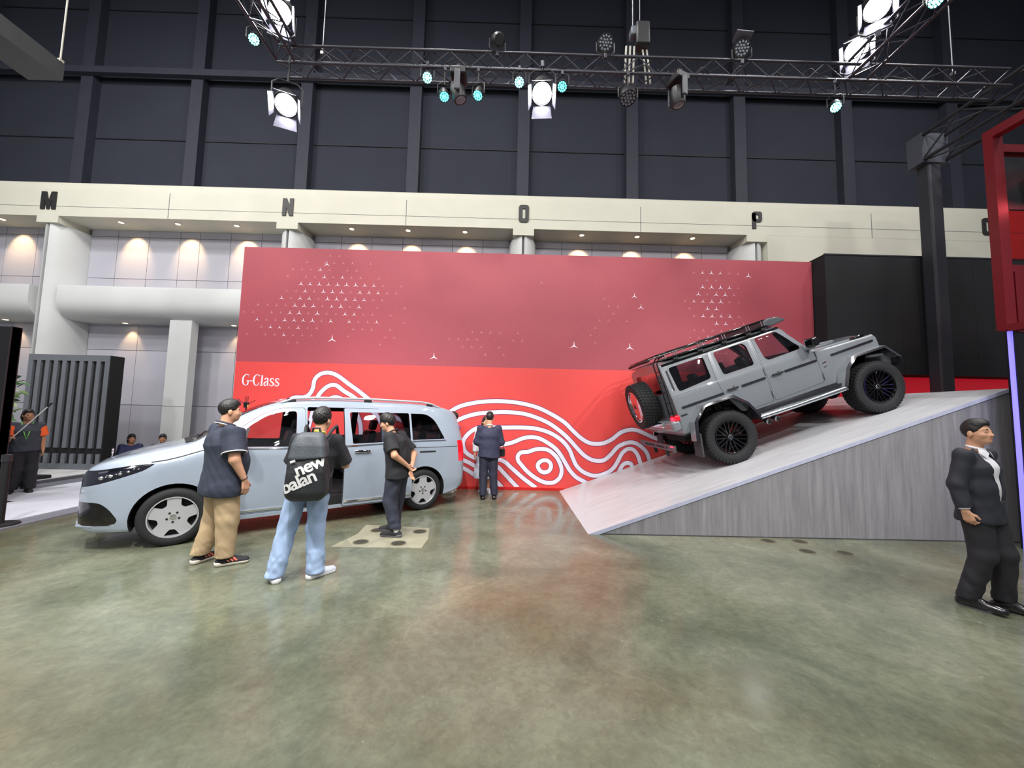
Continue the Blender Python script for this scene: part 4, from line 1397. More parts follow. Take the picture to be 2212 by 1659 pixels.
# ================================================================== PEOPLE
class SDF:
    """signed distance grid; shapes are blended in and turned into one smooth surface"""

    def __init__(s, lo, hi, h):
        s.lo = np.array(lo, np.float32)
        s.h = h
        n = np.ceil((np.array(hi) - s.lo) / h).astype(int) + 1
        s.ax = [s.lo[i] + h * np.arange(n[i], dtype=np.float32) for i in range(3)]
        s.d = np.full(n, 0.5, np.float32)

    def block(s, lo, hi, m):
        sl = []
        for i in range(3):
            a = max(0, int((lo[i] - m - s.lo[i]) / s.h))
            b = min(len(s.ax[i]), int((hi[i] + m - s.lo[i]) / s.h) + 2)
            if b <= a:
                return None
            sl.append(slice(a, b))
        return tuple(sl)

    def _mix(s, sl, b, k, mode):
        a = s.d[sl]
        if mode == 'sub':
            b = -b
            if k:
                hh = np.clip(0.5 - 0.5 * (b - a) / k, 0, 1)
                s.d[sl] = a + (b - a) * hh * 0 + np.maximum(a, b) + k * hh * (1 - hh) - a * 0
                s.d[sl] = np.maximum(a, b) + k * hh * (1 - hh) * 0.5
            else:
                s.d[sl] = np.maximum(a, b)
            return
        if k:
            hh = np.clip(0.5 + 0.5 * (b - a) / k, 0, 1)
            s.d[sl] = b + (a - b) * hh - k * hh * (1 - hh)
        else:
            s.d[sl] = np.minimum(a, b)

    def grid(s, sl):
        return (s.ax[0][sl[0]][:, None, None], s.ax[1][sl[1]][None, :, None], s.ax[2][sl[2]][None, None, :])

    def clipd(s, X, Y, Z, b, clips):
        for p, n in clips or []:
            n = np.array(n, float)
            n = n / np.linalg.norm(n)
            b = np.maximum(b, (X - p[0]) * n[0] + (Y - p[1]) * n[1] + (Z - p[2]) * n[2])
        return b

    def cone(s, a, b, ra, rb, k=0.02, sc=(1, 1, 1), clips=None, mode='add'):
        a, b, sc = np.array(a, float), np.array(b, float), np.array(sc, float)
        R = max(ra, rb) * max(sc)
        sl = s.block(np.minimum(a, b) - R, np.maximum(a, b) + R, 0.06)
        if sl is None:
            return s
        X, Y, Z = s.grid(sl)
        A, B = a / sc, b / sc
        ba = B - A
        q = (X / sc[0] - A[0], Y / sc[1] - A[1], Z / sc[2] - A[2])
        L2 = max(1e-9, float(ba @ ba))
        t = np.clip((q[0] * ba[0] + q[1] * ba[1] + q[2] * ba[2]) / L2, 0, 1)
        d = np.sqrt((q[0] - t * ba[0]) ** 2 + (q[1] - t * ba[1]) ** 2 + (q[2] - t * ba[2]) ** 2) - (ra + (rb - ra) * t)
        s._mix(sl, s.clipd(X, Y, Z, d, clips), k, mode)
        return s

    def ell(s, c, r, k=0.02, M=None, clips=None, mode='add'):
        c, r = np.array(c, float), np.array(r, float)
        R = r.max()
        sl = s.block(c - R, c + R, 0.06)
        if sl is None:
            return s
        X, Y, Z = s.grid(sl)
        X0, Y0, Z0 = X - c[0], Y - c[1], Z - c[2]
        if M is not None:
            x = M[0][0] * X0 + M[1][0] * Y0 + M[2][0] * Z0
            y = M[0][1] * X0 + M[1][1] * Y0 + M[2][1] * Z0
            z = M[0][2] * X0 + M[1][2] * Y0 + M[2][2] * Z0
        else:
            x, y, z = X0, Y0, Z0
        k0 = np.sqrt((x / r[0]) ** 2 + (y / r[1]) ** 2 + (z / r[2]) ** 2)
        k1 = np.sqrt((x / r[0] ** 2) ** 2 + (y / r[1] ** 2) ** 2 + (z / r[2] ** 2) ** 2) + 1e-6
        s._mix(sl, s.clipd(X, Y, Z, k0 * (k0 - 1) / k1, clips), k, mode)
        return s

    def cut(s, p, n):
        """keep the side the normal points away from"""
        X, Y, Z = s.grid((slice(None),) * 3)
        n = np.array(n, float)
        n = n / np.linalg.norm(n)
        s.d = np.maximum(s.d, ((X - p[0]) * n[0] + (Y - p[1]) * n[1] + (Z - p[2]) * n[2]).astype(np.float32))
        return s

    def folds(s, amp, f=42, seed=0.0, zlo=-9, zhi=9):
        X, Y, Z = s.grid((slice(None),) * 3)
        w = amp * (np.sin(f * (.45 * Z + .8 * X + .9 * Y) + 2.4 * np.sin(8 * Z + 6 * Y + seed)) + .7 * np.sin(1.5 * f * (.55 * Z - .9 * Y + .5 * X) + 3 * np.sin(6 * Z + 7 * X + seed)) + .5 * np.sin(f * Z + 3 * np.sin(9 * X - 7 * Y + seed))) / 2.2
        w = w * np.clip((Z - zlo) / .06, 0, 1) * np.clip((zhi - Z) / .06, 0, 1)
        s.d = s.d + w.astype(np.float32)
        return s

    def surface(s):
        d = s.d
        sg = d < 0
        c = np.zeros(tuple(n - 1 for n in d.shape), np.int8)
        C8 = [(i, j, k) for i in (0, 1) for j in (0, 1) for k in (0, 1)]
        n = c.shape
        for i, j, k in C8:
            c += sg[i:i + n[0], j:j + n[1], k:k + n[2]]
        mask = (c > 0) & (c < 8)
        cells = np.argwhere(mask)
        idx = np.full(n, -1, np.int32)
        idx[mask] = np.arange(len(cells))
        acc = np.zeros((len(cells), 3))
        cnt = np.zeros(len(cells))
        for a in C8:
            for ax in range(3):
                if a[ax] == 0:
                    b = list(a)
                    b[ax] = 1
                    da = d[cells[:, 0] + a[0], cells[:, 1] + a[1], cells[:, 2] + a[2]]
                    db = d[cells[:, 0] + b[0], cells[:, 1] + b[1], cells[:, 2] + b[2]]
                    cr = (da < 0) != (db < 0)
                    t = np.where(cr, da / np.where(cr, da - db, 1), 0)
                    P = np.array(a, float)[None, :].repeat(len(cells), 0)
                    P[:, ax] += t
                    acc[cr] += P[cr]
                    cnt[cr] += 1
        V = s.lo + s.h * (cells + acc / cnt[:, None])
        F = []
        for ax in range(3):
            o1, o2 = [(1, 2), (2, 0), (0, 1)][ax]
            sA = [slice(0, m) for m in d.shape]
            sA[ax] = slice(0, d.shape[ax] - 1)
            sB = [slice(0, m) for m in d.shape]
            sB[ax] = slice(1, d.shape[ax])
            cr = np.argwhere(sg[tuple(sA)] != sg[tuple(sB)])
            ok = (cr[:, o1] > 0) & (cr[:, o2] > 0) & (cr[:, o1] < d.shape[o1] - 1) & (cr[:, o2] < d.shape[o2] - 1)
            cr = cr[ok]
            q = []
            for u, v in ((1, 1), (0, 1), (0, 0), (1, 0)):
                e = cr.copy()
                e[:, o1] -= u
                e[:, o2] -= v
                q.append(idx[e[:, 0], e[:, 1], e[:, 2]])
            Q = np.stack(q, 1)
            ins = sg[cr[:, 0], cr[:, 1], cr[:, 2]]
            Q[~ins] = Q[~ins][:, ::-1]
            F.append(Q)
        return V, np.concatenate(F)

    def build(s, name, mats, parent, paint=None):
        V, F = s.surface()
        me = bpy.data.meshes.new(name)
        me.vertices.add(len(V))
        me.vertices.foreach_set('co', V.astype(np.float32).ravel())
        me.loops.add(F.size)
        me.loops.foreach_set('vertex_index', F.astype(np.int32).ravel())
        me.polygons.add(len(F))
        me.polygons.foreach_set('loop_start', np.arange(0, F.size, 4, dtype=np.int32))
        me.update(calc_edges=True)
        for m in (mats if isinstance(mats, (list, tuple)) else [mats]):
            me.materials.append(m)
        if paint is not None:
            ctr = V[F].mean(1)
            me.polygons.foreach_set('material_index', paint(ctr).astype(np.int32))
        me.polygons.foreach_set('use_smooth', np.ones(len(F), bool))
        me.validate()
        me.update()
        return link(name, me, parent)


def npv(p):
    return np.array(p, float)


def rotm(yaw, pitch, roll=0):
    M = Matrix.Rotation(radians(yaw), 3, 'Z') @ Matrix.Rotation(radians(-pitch), 3, 'Y') @ Matrix.Rotation(radians(roll), 3, 'X')
    return np.array(M)


SKIN = mat('skin', (206, 156, 126), 0.5, var=0.04, scale=12, spec=0.35)
SKIN_D = mat('skin_tan', (178, 128, 98), 0.5, var=0.04, scale=12, spec=0.35)
LIPS = mat('lips', (186, 126, 106), 0.45)
EYE = mat('eye_dark', (38, 28, 26), 0.25)
HAIR = mat('black_hair', (30, 27, 27), 0.45, var=0.3, scale=60, bump=0.22, bscale=220)


def person(name, label, loc, heading, J=None, height=1.72, fat=1.0, belly=0.0, head=(0, 0, 0), skin=SKIN, hands=('down', 'down'), h=0.007,
           hair=(0.013, 0.035, 0.0), top=None, bottom=None, shoes=None, longhair=False, group=None, topmass=True):
    t = thing(name, label, 'person', loc, (0, 0, radians(heading)), group)
    K = height / 1.72
    D = dict(pelvis=(0, 0, .93), waist=(0, 0, 1.08), chest=(0, 0, 1.28), neck=(-.015, 0, 1.45), head=(.012, 0, 1.625),
             shl=(-.01, .175, 1.40), shr=(-.01, -.175, 1.40), ell=(-.02, .235, 1.12), elr=(-.02, -.235, 1.12), wrl=(.03, .25, .88), wrr=(.03, -.25, .88),
             hil=(0, .09, .91), hir=(0, -.09, .91), knl=(.015, .10, .48), knr=(.015, -.10, .48), anl=(-.02, .105, .085), anr=(-.02, -.105, .085), ftl=8, ftr=-8)
    D.update(J or {})
    P = {k: (npv(v) * K if isinstance(v, (tuple, list)) else v) for k, v in D.items()}
    allp = np.array([v for v in P.values() if isinstance(v, np.ndarray)])
    lo, hi = allp.min(0) - .27, allp.max(0) + .22
    lo[2] = -.03
    W = 1.42
    R = rotm(*head)
    hc = P['head']

    def H(p):
        return hc + R @ (npv(p) * K)
    # ---------------- body: one continuous surface
    S = SDF(lo, hi, h)
    f = fat
    S.cone(P['pelvis'], P['waist'], .095 * f, .09 * f, .03, (1, W, 1))
    S.cone(P['waist'], P['chest'], .09 * f, .10 * f, .04, (1, W, 1))
    S.cone(P['chest'], P['neck'] - npv((0, 0, .05)), .10 * f, .055, .05, (1, W, 1))
    for s in 'lr':
        S.cone(P['sh' + s], P['el' + s], .046 * f, .038 * f, .03)
        S.cone(P['el' + s], P['wr' + s], .038 * f, .026, .02)
        S.cone(P['hi' + s], P['kn' + s], .072 * f, .05, .03)
        S.cone(P['kn' + s], P['an' + s], .048, .034, .02)
        S.cone(P['an' + s], P['an' + s] + npv((.10 * cos(radians(P['ft' + s])), .10 * sin(radians(P['ft' + s])), -.04)), .034, .025, .02)
    S.cone(P['neck'] - npv((0, 0, .03)), H((-.012, 0, -.06)), .058 * (1 + .5 * (f - 1)), .052, .03)
    S.ell(H((-.008, 0, .025)), npv((.091, .075, .088)) * K, .0, R)
    S.ell(H((.028, 0, -.045)), npv((.066, .060, .070)) * K * (1 + .35 * (f - 1)), .03, R)
    S.ell(H((.062, 0, -.088)), npv((.030, .030, .020)) * K, .03, R)
    S.ell(H((.070, 0, .012)), npv((.022, .052, .016)) * K, .02, R)
    S.cone(H((.088, 0, .004)), H((.106, 0, -.030)), .008 * K, .013 * K, .012)
    for sy in (-1, 1):
        S.ell(H((.094, sy * .012, -.034)), npv((.010, .009, .008)) * K, .006, R)
        S.ell(H((-.006, sy * .077, -.022)), npv((.020, .011, .032)) * K, .008, R)
        S.ell(H((.060, sy * .040, -.030)), npv((.028, .024, .024)) * K, .02, R)
        S.ell(H((.096, sy * .032, -.002)), npv((.012, .016, .008)) * K, .004, R, mode='sub')
        S.ell(H((.078, sy * .032, -.003)), npv((.013, .014, .011)) * K, .003, R)
    S.ell(H((.088, 0, -.060)), npv((.012, .024, .006)) * K, .006, R)
    S.ell(H((.086, 0, -.071)), npv((.011, .020, .006)) * K, .006, R)
    for s, sy, kind in (('l', 1, hands[0]), ('r', -1, hands[1])):
        wr = P['wr' + s]
        fd = wr - P['el' + s]
        if isinstance(kind, dict):
            fd = npv(kind.get('dir', fd))
            pn = npv(kind.get('palm', (0, -sy, 0)))
            curl = kind.get('curl', .35)
        else:
            fd = fd / np.linalg.norm(fd) + npv((.12, 0, -.2))
            pn = npv((.15, -sy, 0))
            curl = .4
        fd = fd / np.linalg.norm(fd)
        pn = pn - fd * (pn @ fd)
        pn = pn / np.linalg.norm(pn)
        side = np.cross(fd, pn)         # towards the thumb side
        side = side * (1 if side @ npv((1, 0, .2)) >= 0 else -1)
        for q in range(4):
            off = (1.5 - q) * .019 * K
            kn = wr + fd * (.088 - .006 * abs(q - 1)) * K + side * off
            S.cone(wr + side * off * .6 + fd * .012, kn, .016 * K, .0125 * K, .012)
            L = (.074, .084, .078, .060)[q] * K
            a1, a2 = curl * .8, curl * 1.9
            m1 = kn + (fd * cos(a1) + pn * sin(a1)) * L * .52
            m2 = m1 + (fd * cos(a2) + pn * sin(a2)) * L * .48
            S.cone(kn, m1, .0098 * K, .0090 * K, .004)
            S.cone(m1, m2, .0090 * K, .0072 * K, .004)
        b0 = wr + fd * .022 * K + side * .016 * K
        b1 = b0 + (fd * .6 + side * .75 + pn * .25) * .045 * K
        b2 = b1 + (fd * .9 + side * .3 + pn * .3) * .034 * K
        S.cone(b0, b1, .015 * K, .011 * K, .010)
        S.cone(b1, b2, .011 * K, .008 * K, .004)

    def paint(c):
        q = (c - hc) @ R / K
        m = np.zeros(len(c))
        lipz = (q[:, 0] > .080) & (np.abs(q[:, 1]) < .024) & (q[:, 2] > -.078) & (q[:, 2] < -.055)
        ey = (q[:, 0] > .070) & (np.abs(np.abs(q[:, 1]) - .032) < .012) & (np.abs(q[:, 2] + .003) < .0040)
        br = (q[:, 0] > .068) & (np.abs(np.abs(q[:, 1]) - .033) < .019) & (np.abs(q[:, 2] - .0205 + .1 * (np.abs(q[:, 1]) - .033)) < .0048)
        m[lipz] = 1
        m[ey] = 2
        m[br] = 2
        return m
    S.build('body', [skin, LIPS, EYE], t, paint)
    # ---------------- hair
    inf, fringe, nape = hair
    S = SDF(hc - .26, hc + .26, .006)
    S.ell(H((-.012, 0, .028)), npv((.089 + inf, .0745 + inf * .8, .088 + inf)) * K, 0, R)
    if topmass:
        S.ell(H((.012, 0, .078)), npv((.082, .064, .046 + inf)) * K, .02, R)
    X, Y, Z = S.grid((slice(None),) * 3)
    G = np.stack(np.broadcast_arrays(X - hc[0], Y - hc[1], Z - hc[2]), -1) @ R / K
    # hair line: from fringe on the forehead down behind the ears to the nape
    line = np.interp(G[..., 0], [-.12, -.05, -.03, .015, .055, .075, .12], [-.075 - nape, -.06 - nape, -.030, -.018, .02, .02 + fringe, .03 + fringe])
    tuft = .0022 * (np.sin(G[..., 1] * 190 + 60 * G[..., 0] + 4 * np.sin(70 * G[..., 2])) + np.sin(G[..., 0] * 150 + 120 * G[..., 2] + 5 * np.sin(60 * G[..., 1])))
    S.d = np.maximum(S.d + tuft * (inf / .013) * .6, (line - G[..., 2]) * .8).astype(np.float32)
    S.build('hair', HAIR, t)
    if longhair:
        S = SDF(hc - .30, hc + .26, .007)
        S.ell(H((-.055, 0, -.03)), npv((.065, .092, .13)) * K, .02, R)
        S.cone(H((-.07, 0, -.06)), H((-.085, 0, -.17)), .06, .035, .03)
        S.build('ponytail', HAIR, t)
    return t, P, K, H, R, lo, hi


def cloth(P, lo, hi, fat, kind, t, m, sleeve=.55, hem=.86, h=.009, belly=0.0, loose=.0, fold=.004, seed=0., W=1.42, collar=True, open_front=False, name='shirt'):
    S = SDF(lo, hi, h)
    f = fat
    S.cone(P['pelvis'] - npv((0, 0, .14)), P['waist'], .134 * f + loose, .114 * f + loose, .04, (1, W * .97, 1))
    S.cone(P['waist'], P['chest'], .112 * f + loose, .118 * f + loose * .6, .05, (1, W, 1))
    S.cone(P['chest'], P['neck'] - npv((0, 0, .045)), .118 * f + loose * .6, .062, .05, (1, W, 1))
    if belly:
        c = (P['waist'] + P['pelvis']) / 2 + npv((.06 + belly * .5, 0, .03))
        S.ell(c, (.10 + belly, .17 + belly, .17), .08)
    for s in ('lr' if sleeve > 0 else ''):
        a, b = P['sh' + s], P['el' + s]
        S.cone(a, a + npv((0, 0, .005)), .066 * f, .066 * f, .05)
        if sleeve <= 1:
            e = a + (b - a) * sleeve
            S.cone(a, a + (b - a) * (sleeve + .2), .066 * f, .072 * f + loose * .5, .035, clips=[(e, b - a)])
        else:
            S.cone(a, b, .064 * f, .056 * f + loose * .4, .03)
            c = P['wr' + s]
            e = b + (c - b) * (sleeve - 1)
            S.cone(b, c, .056 * f + loose * .4, .046 * f + loose * .3, .02, clips=[(e, c - b)])
    X, Y, Z = S.grid((slice(None),) * 3)
    if fold:
        S.folds(fold, 40, seed)
    S.d = np.maximum(S.d, (hem + .012 * np.sin(9 * Y + seed) - Z)).astype(np.float32)
    nk = P['neck']
    S.cut(nk + npv((.0, 0, .018)), (.30, 0, 1))
    if open_front:
        # jacket opening: a wedge down the chest
        top, bot = P['neck'][2] + .03, open_front
        wdt = np.clip((Z - bot) / (top - bot), 0, 1.2) * .070 + .034
        wedge = np.maximum(np.abs(Y - P['chest'][1]) - wdt, np.maximum(.03 - (X - P['chest'][0] * 0), bot - .02 - Z))
        S.d = np.maximum(S.d, -wedge).astype(np.float32)
    return S.build(name, m, t)


def trousers(P, lo, hi, fat, t, m, wide=(.098, .080, .072), top=1.02, hem=.075, fold=.006, seed=0., h=.009, W=1.42):
    S = SDF(lo, hi, h)
    S.cone(P['pelvis'] - npv((0, 0, .02)), P['waist'], .112 * fat, .108 * fat, .03, (1, W, 1))
    for s in 'lr':
        S.cone(P['hi' + s] + npv((0, 0, -.02)), P['kn' + s], wide[0] * fat, wide[1] * (1 + .5 * (fat - 1)), .04)
        S.cone(P['kn' + s], P['an' + s] + (P['an' + s] - P['kn' + s]) * .1, wide[1] * (1 + .5 * (fat - 1)), wide[2], .03)
    if fold:
        S.folds(fold * .8, 34, seed, .05, .85)
        S.folds(fold * .5, 80, seed + 2, .04, .30)
    S.cut((0, 0, hem), (0, 0, -1))
    S.cut((0, 0, top), (0, 0, 1))
    return S.build('trousers', m, t)


def shoe(P, s, t, m, msole, K=1.0, sneaker=True, lace=None, L=.27):
    an = P['an' + s]
    a = radians(P['ft' + s])
    z0 = an[2] - .085
    dr = npv((cos(a), sin(a), 0))
    base = npv((an[0], an[1], z0))
    heel, toe = base - dr * .045, base + dr * (L - .115)
    S = SDF(base - .24, base + .26, .006)
    S.cone(heel + npv((0, 0, .035)), toe + npv((0, 0, .022)), .042, .040, .02)
    S.cone(base + npv((0, 0, .05)), base + dr * .04 + npv((0, 0, .075)), .042, .040, .03)
    S.cone(base + dr * .03 + npv((0, 0, .06)), toe + npv((0, 0, .025)), .040, .032, .03)
    S.cut((0, 0, z0 + (.028 if sneaker else .012)), (0, 0, -1))
    o = S.build('shoe', m, t)
    S = SDF(base - .24, base + .26, .006)
    S.cone(heel + npv((0, 0, .03)), toe + npv((0, 0, .03)), .046 if sneaker else .042, .044 if sneaker else .038, .0)
    S.cut(base + npv((0, 0, .042 if sneaker else .014)), (dr[0] * .07, dr[1] * .07, 1))
    S.cut((0, 0, z0 + .001), (0, 0, -1))
    S.build('sole', msole, o)
    return o, base, dr


def band(c, n, r, w, name, m, parent, sc=1.0):
    """ring around an arm or neck"""
    n = Vector(n).normalized()
    a = n.orthogonal().normalized()
    b = n.cross(a)
    return MB().tube([Vector(c) + (a * cos(k * pi / 10) * sc + b * sin(k * pi / 10)) * r for k in range(20)], w, 6, True).build(name, m, parent, 60)


# ---- heavy-set man in a navy polo shirt
def polo_man():
    navy = mat('navy_pique', (44, 50, 66), .8, var=.1, scale=40, bump=.25, bscale=260)
    khaki = mat('khaki_cotton', (178, 154, 120), .8, var=.06, scale=6, bump=.2, bscale=120)
    J = dict(pelvis=(0, 0, .93), waist=(.02, 0, 1.10), chest=(0, 0, 1.28), shl=(0, .20, 1.40), shr=(0, -.20, 1.40), elr=(-.01, -.30, 1.12), wrr=(.10, -.30, .89), ell=(.03, .30, 1.13), wrl=(.14, .26, .92),
             hil=(0, .10, .90), hir=(0, -.10, .90), knl=(.0, .13, .48), knr=(.03, -.12, .48), anl=(-.10, .17, .085), anr=(.03, -.12, .085), ftl=20, ftr=-22)
    t, P, K, H, R, lo, hi = person('person', 'heavy-set man in navy polo shirt and khaki trousers beside the van bonnet', (-3.13, 4.36, 0), 54, J, 1.76, 1.38, head=(-8, -4, 0),
                                   hands=('down', {'dir': (.15, .05, -1), 'palm': (-.2, 1, 0), 'curl': .35}), hair=(.008, .04, .0))
    sh = cloth(P, lo, hi, 1.46, 'polo', t, navy, .78, .735 * K, belly=.03, loose=.012, fold=.004, seed=1.)
    for s in 'lr':
        a, b = P['sh' + s], P['el' + s]
        e = a + (b - a) * .77
        band(e, b - a, .114, .006, 'cuff_stripe', mat('white_rib', (222, 218, 220), .8), sh)
    nk = P['neck']
    band(nk + npv((.0, 0, .03)), (.32, 0, 1), .088, .016, 'collar', mat('black_rib', (24, 24, 28), .8), sh, 1.0)
    band(nk + npv((-.002, 0, .018)), (.32, 0, 1), .101, .006, 'collar_stripe', MATS['white_rib'], sh, 1.0)
    trousers(P, lo, hi, 1.22, t, khaki, (.108, .096, .084), .95, .09, .007, 3.)
    for s in 'lr':
        o, base, dr = shoe(P, s, t, mat('black_mesh', (30, 31, 36), .8, var=.3, scale=90), mat('cream_rubber', (226, 216, 200), .6), L=.30)
        nrm = npv((dr[1], -dr[0], 0))
        for k in range(3):
            p = base + dr * (.045 + .034 * k) + nrm * .042 + npv((0, 0, .045))
            p2 = base + dr * (.010 + .034 * k) + nrm * .034 + npv((0, 0, .080))
            MB().tube([p, (p + p2) / 2 + nrm * .005, p2], .009, 6).build('stripe', mat('coral', (236, 120, 96), .6), o)
    w = P['wrr'] + (P['elr'] - P['wrr']) * .10
    band(w, P['elr'] - P['wrr'], .034, .005, 'bracelet', M_BLACK, t)
    return t


# ---- young man with backpack, seen from behind
def backpack_man():
    tee = mat('black_tshirt', (34, 34, 40), .85, var=.1, scale=20, bump=.15)
    jean = mat('light_denim', (150, 172, 204), .8, var=.14, scale=7, bump=.25, bscale=140)
    J = dict(pelvis=(0, .0, .95), waist=(0, -.02, 1.10), chest=(.01, -.05, 1.28), neck=(-.015, -.08, 1.45), head=(.012, -.09, 1.625), shl=(-.01, .115, 1.40), shr=(-.01, -.235, 1.395),
             knl=(.02, .18, .50), knr=(.02, -.09, .50), anl=(-.06, .245, .085), anr=(-.03, -.115, .085), ftl=30, ftr=-52,
             elr=(.10, -.33, 1.13), wrr=(.30, -.22, 1.22), ell=(.10, .20, 1.14), wrl=(.30, .04, 1.24), hil=(0, .10, .92), hir=(0, -.10, .92))
    t, P, K, H, R, lo, hi = person('person', 'young man in black T-shirt and light jeans wearing a backpack, seen from behind', (-2.03, 4.06, 0), 104, J, 1.69, 1.06, head=(-22, -6, 0),
                                   hands=({'dir': (.8, -.5, .1), 'palm': (0, -.5, .8), 'curl': .7}, {'dir': (.7, .6, .2), 'palm': (0, .5, .8), 'curl': .7}), hair=(.016, .02, .0))
    cloth(P, lo, hi, 1.12, 'tee', t, tee, .92, .84 * K, loose=.012, fold=.005, seed=4.)
    trousers(P, lo, hi, 1.04, t, jean, (.100, .088, .086), 1.02, .055, .010, 7.)
    for s in 'lr':
        shoe(P, s, t, mat('grey_mesh_shoe', (190, 194, 204), .7, var=.15, scale=50), mat('white_rubber', (232, 232, 234), .6), L=.29)
    lan = MB().tube([H((-.03, .065, -.14)), H((-.07, .03, -.135)), H((-.075, -.03, -.135)), H((-.03, -.065, -.14)), P['chest'] + npv((.135, -.05, .02)), P['chest'] + npv((.14, .0, -.10)), P['chest'] + npv((.135, .05, .02))], .007, 6, True)
    lan.build('lanyard', mat('lime_ribbon', (186, 214, 60), .6), t, 50)
    # backpack: a thing of its own, worn on the back
    back = mat('black_nylon', (32, 34, 38), .55, var=.12, scale=9, bump=.3, bscale=60)
    b = thing('backpack', 'large black backpack with white lettering on a young man\'s back', 'backpack', (-2.03 + .087, 4.06 + .022, .05), (0, 0, radians(104)))
    S = SDF((-.50, -.36, .72), (-.04, .38, 1.50), .009)
    X, Y, Z = S.grid((slice(None),) * 3)
    # tapered rounded box, wider at the foot
    hw = np.interp(Z, [.78, .86, 1.10, 1.30, 1.42], [.165, .185, .175, .145, .10])
    hd = np.interp(Z, [.78, .86, 1.05, 1.30, 1.42], [.10, .125, .125, .085, .05])
    qx, qy, qz = np.abs(X + .265 - .09 * np.clip(Z - 1.1, 0, 1)) - hd + .06, np.abs(Y - .045) - hw + .06, np.abs(Z - 1.09) - .32 + .06
    S.d = (np.sqrt(np.maximum(qx, 0) ** 2 + np.maximum(qy, 0) ** 2 + np.maximum(qz, 0) ** 2) + np.minimum(np.maximum(qx, np.maximum(qy, qz)), 0) - .06).astype(np.float32)
    S.folds(.005, 26, 2.)
    S.build('bag', back, b)
    S = SDF((-.50, -.36, 1.10), (-.04, .38, 1.50), .009)
    X, Y, Z = S.grid((slice(None),) * 3)
    hw = np.interp(Z, [1.14, 1.30, 1.43], [.172, .158, .115])
    hd = np.interp(Z, [1.14, 1.30, 1.43], [.125, .10, .06])
    qx, qy, qz = np.abs(X + .270 - .09 * np.clip(Z - 1.1, 0, 1)) - hd + .05, np.abs(Y - .045) - hw + .05, np.abs(Z - 1.285) - .14 + .05
    S.d = (np.sqrt(np.maximum(qx, 0) ** 2 + np.maximum(qy, 0) ** 2 + np.maximum(qz, 0) ** 2) + np.minimum(np.maximum(qx, np.maximum(qy, qz)), 0) - .05).astype(np.float32)
    S.folds(.004, 30, 5.)
    S.cut((0, 0, 1.175), (0, -.10, -1))
    S.build('flap', mat('grey_nylon', (62, 68, 74), .5, var=.1, scale=9, bump=.3, bscale=60), b)
    for s in (1, -1):
        m = MB().tube([(-.17, .02 + s * .10, 1.36), (-.09, s * .13, 1.455), (0, s * .145, 1.475), (.10, s * .14, 1.40), (.145, s * .12, 1.28), (.09, s * .13, 1.12), (-.06, s * .12, .96), (-.2, .05 + s * .12, .88)], .017, 6)
        m.build('strap', mat('strap_black', (26, 27, 31), .7), b, 50)
    MB().tube([(-.17, .055, 1.385), (-.19, .04, 1.46), (-.19, -.02, 1.46), (-.17, -.035, 1.385)], .012, 6).build('grab_loop', MATS['strap_black'], b, 50)
    # lettering
    bag = [o for o in b.children if o.name.startswith('bag')][0]
    bv = BVHTree.FromPolygons([v.co.copy() for v in bag.data.vertices], [tuple(p.vertices) for p in bag.data.polygons])
    for word, size, oy, oz in (('new', .165, .110, 1.015), ('balan', .165, .215, .855)):
        cu = bpy.data.curves.new('txt', 'FONT')
        cu.body = word
        cu.size = size
        cu.offset = .004
        cu.space_character = .92
        to = bpy.data.objects.new('txt', cu)
        COL.objects.link(to)
        dg = bpy.context.evaluated_depsgraph_get()
        me = bpy.data.meshes.new_from_object(to.evaluated_get(dg))
        bpy.data.objects.remove(to)
        bm = bmesh.new()
        bm.from_mesh(me)
        bmesh.ops.triangulate(bm, faces=bm.faces[:])
        bmesh.ops.subdivide_edges(bm, edges=[e for e in bm.edges if e.calc_length() > .02], cuts=2)
        ca, sa = cos(radians(24)), sin(radians(24))
        dead = []
        for v in bm.verts:
            u, w_ = v.co.x * ca - v.co.y * sa, v.co.x * sa + v.co.y * ca
            y, z = oy - u, oz + w_
            hit = bv.ray_cast(Vector((-1.0, y, z)), Vector((1, 0, 0)))
            if hit[0] is None or y < -.10 and False:
                dead.append(v)
                continue
            v.co = Vector((hit[0].x - .004, y, z))
        bmesh.ops.delete(bm, geom=dead, context='VERTS')
        bm.to_mesh(me)
        bm.free()
        me.materials.clear()
        me.materials.append(mat('reflective_print', (206, 206, 204), .5))
        link('lettering', me, b)
    tagp = MB().box((-.388, .155, 1.155), (.006, .045, .022), Matrix.Rotation(radians(-20), 3, 'X')).build('logo_tag', MATS['reflective_print'], b)
    # stills camera in his hands
    c = thing('camera', 'black stills camera held up by the man with the backpack', 'camera', (-2.03, 4.06, 0), (0, 0, radians(104)))
    w = (P['wrr'] + P['wrl']) / 2 + npv((.13, -.02, .09))
    MB().box(w, (.07, .14, .095)).build('camera_body', M_BLACK, c, 40, .012)
    MB().cyl(w + npv((.03, 0, -.005)), w + npv((.13, 0, -.005)), .038, 18).build('lens', M_BLACKGLOSS, c, 40)
    MB().box(w + npv((0, 0, .06)), (.05, .05, .035)).build('viewfinder', M_BLACK, c, 40, .008)
    return t


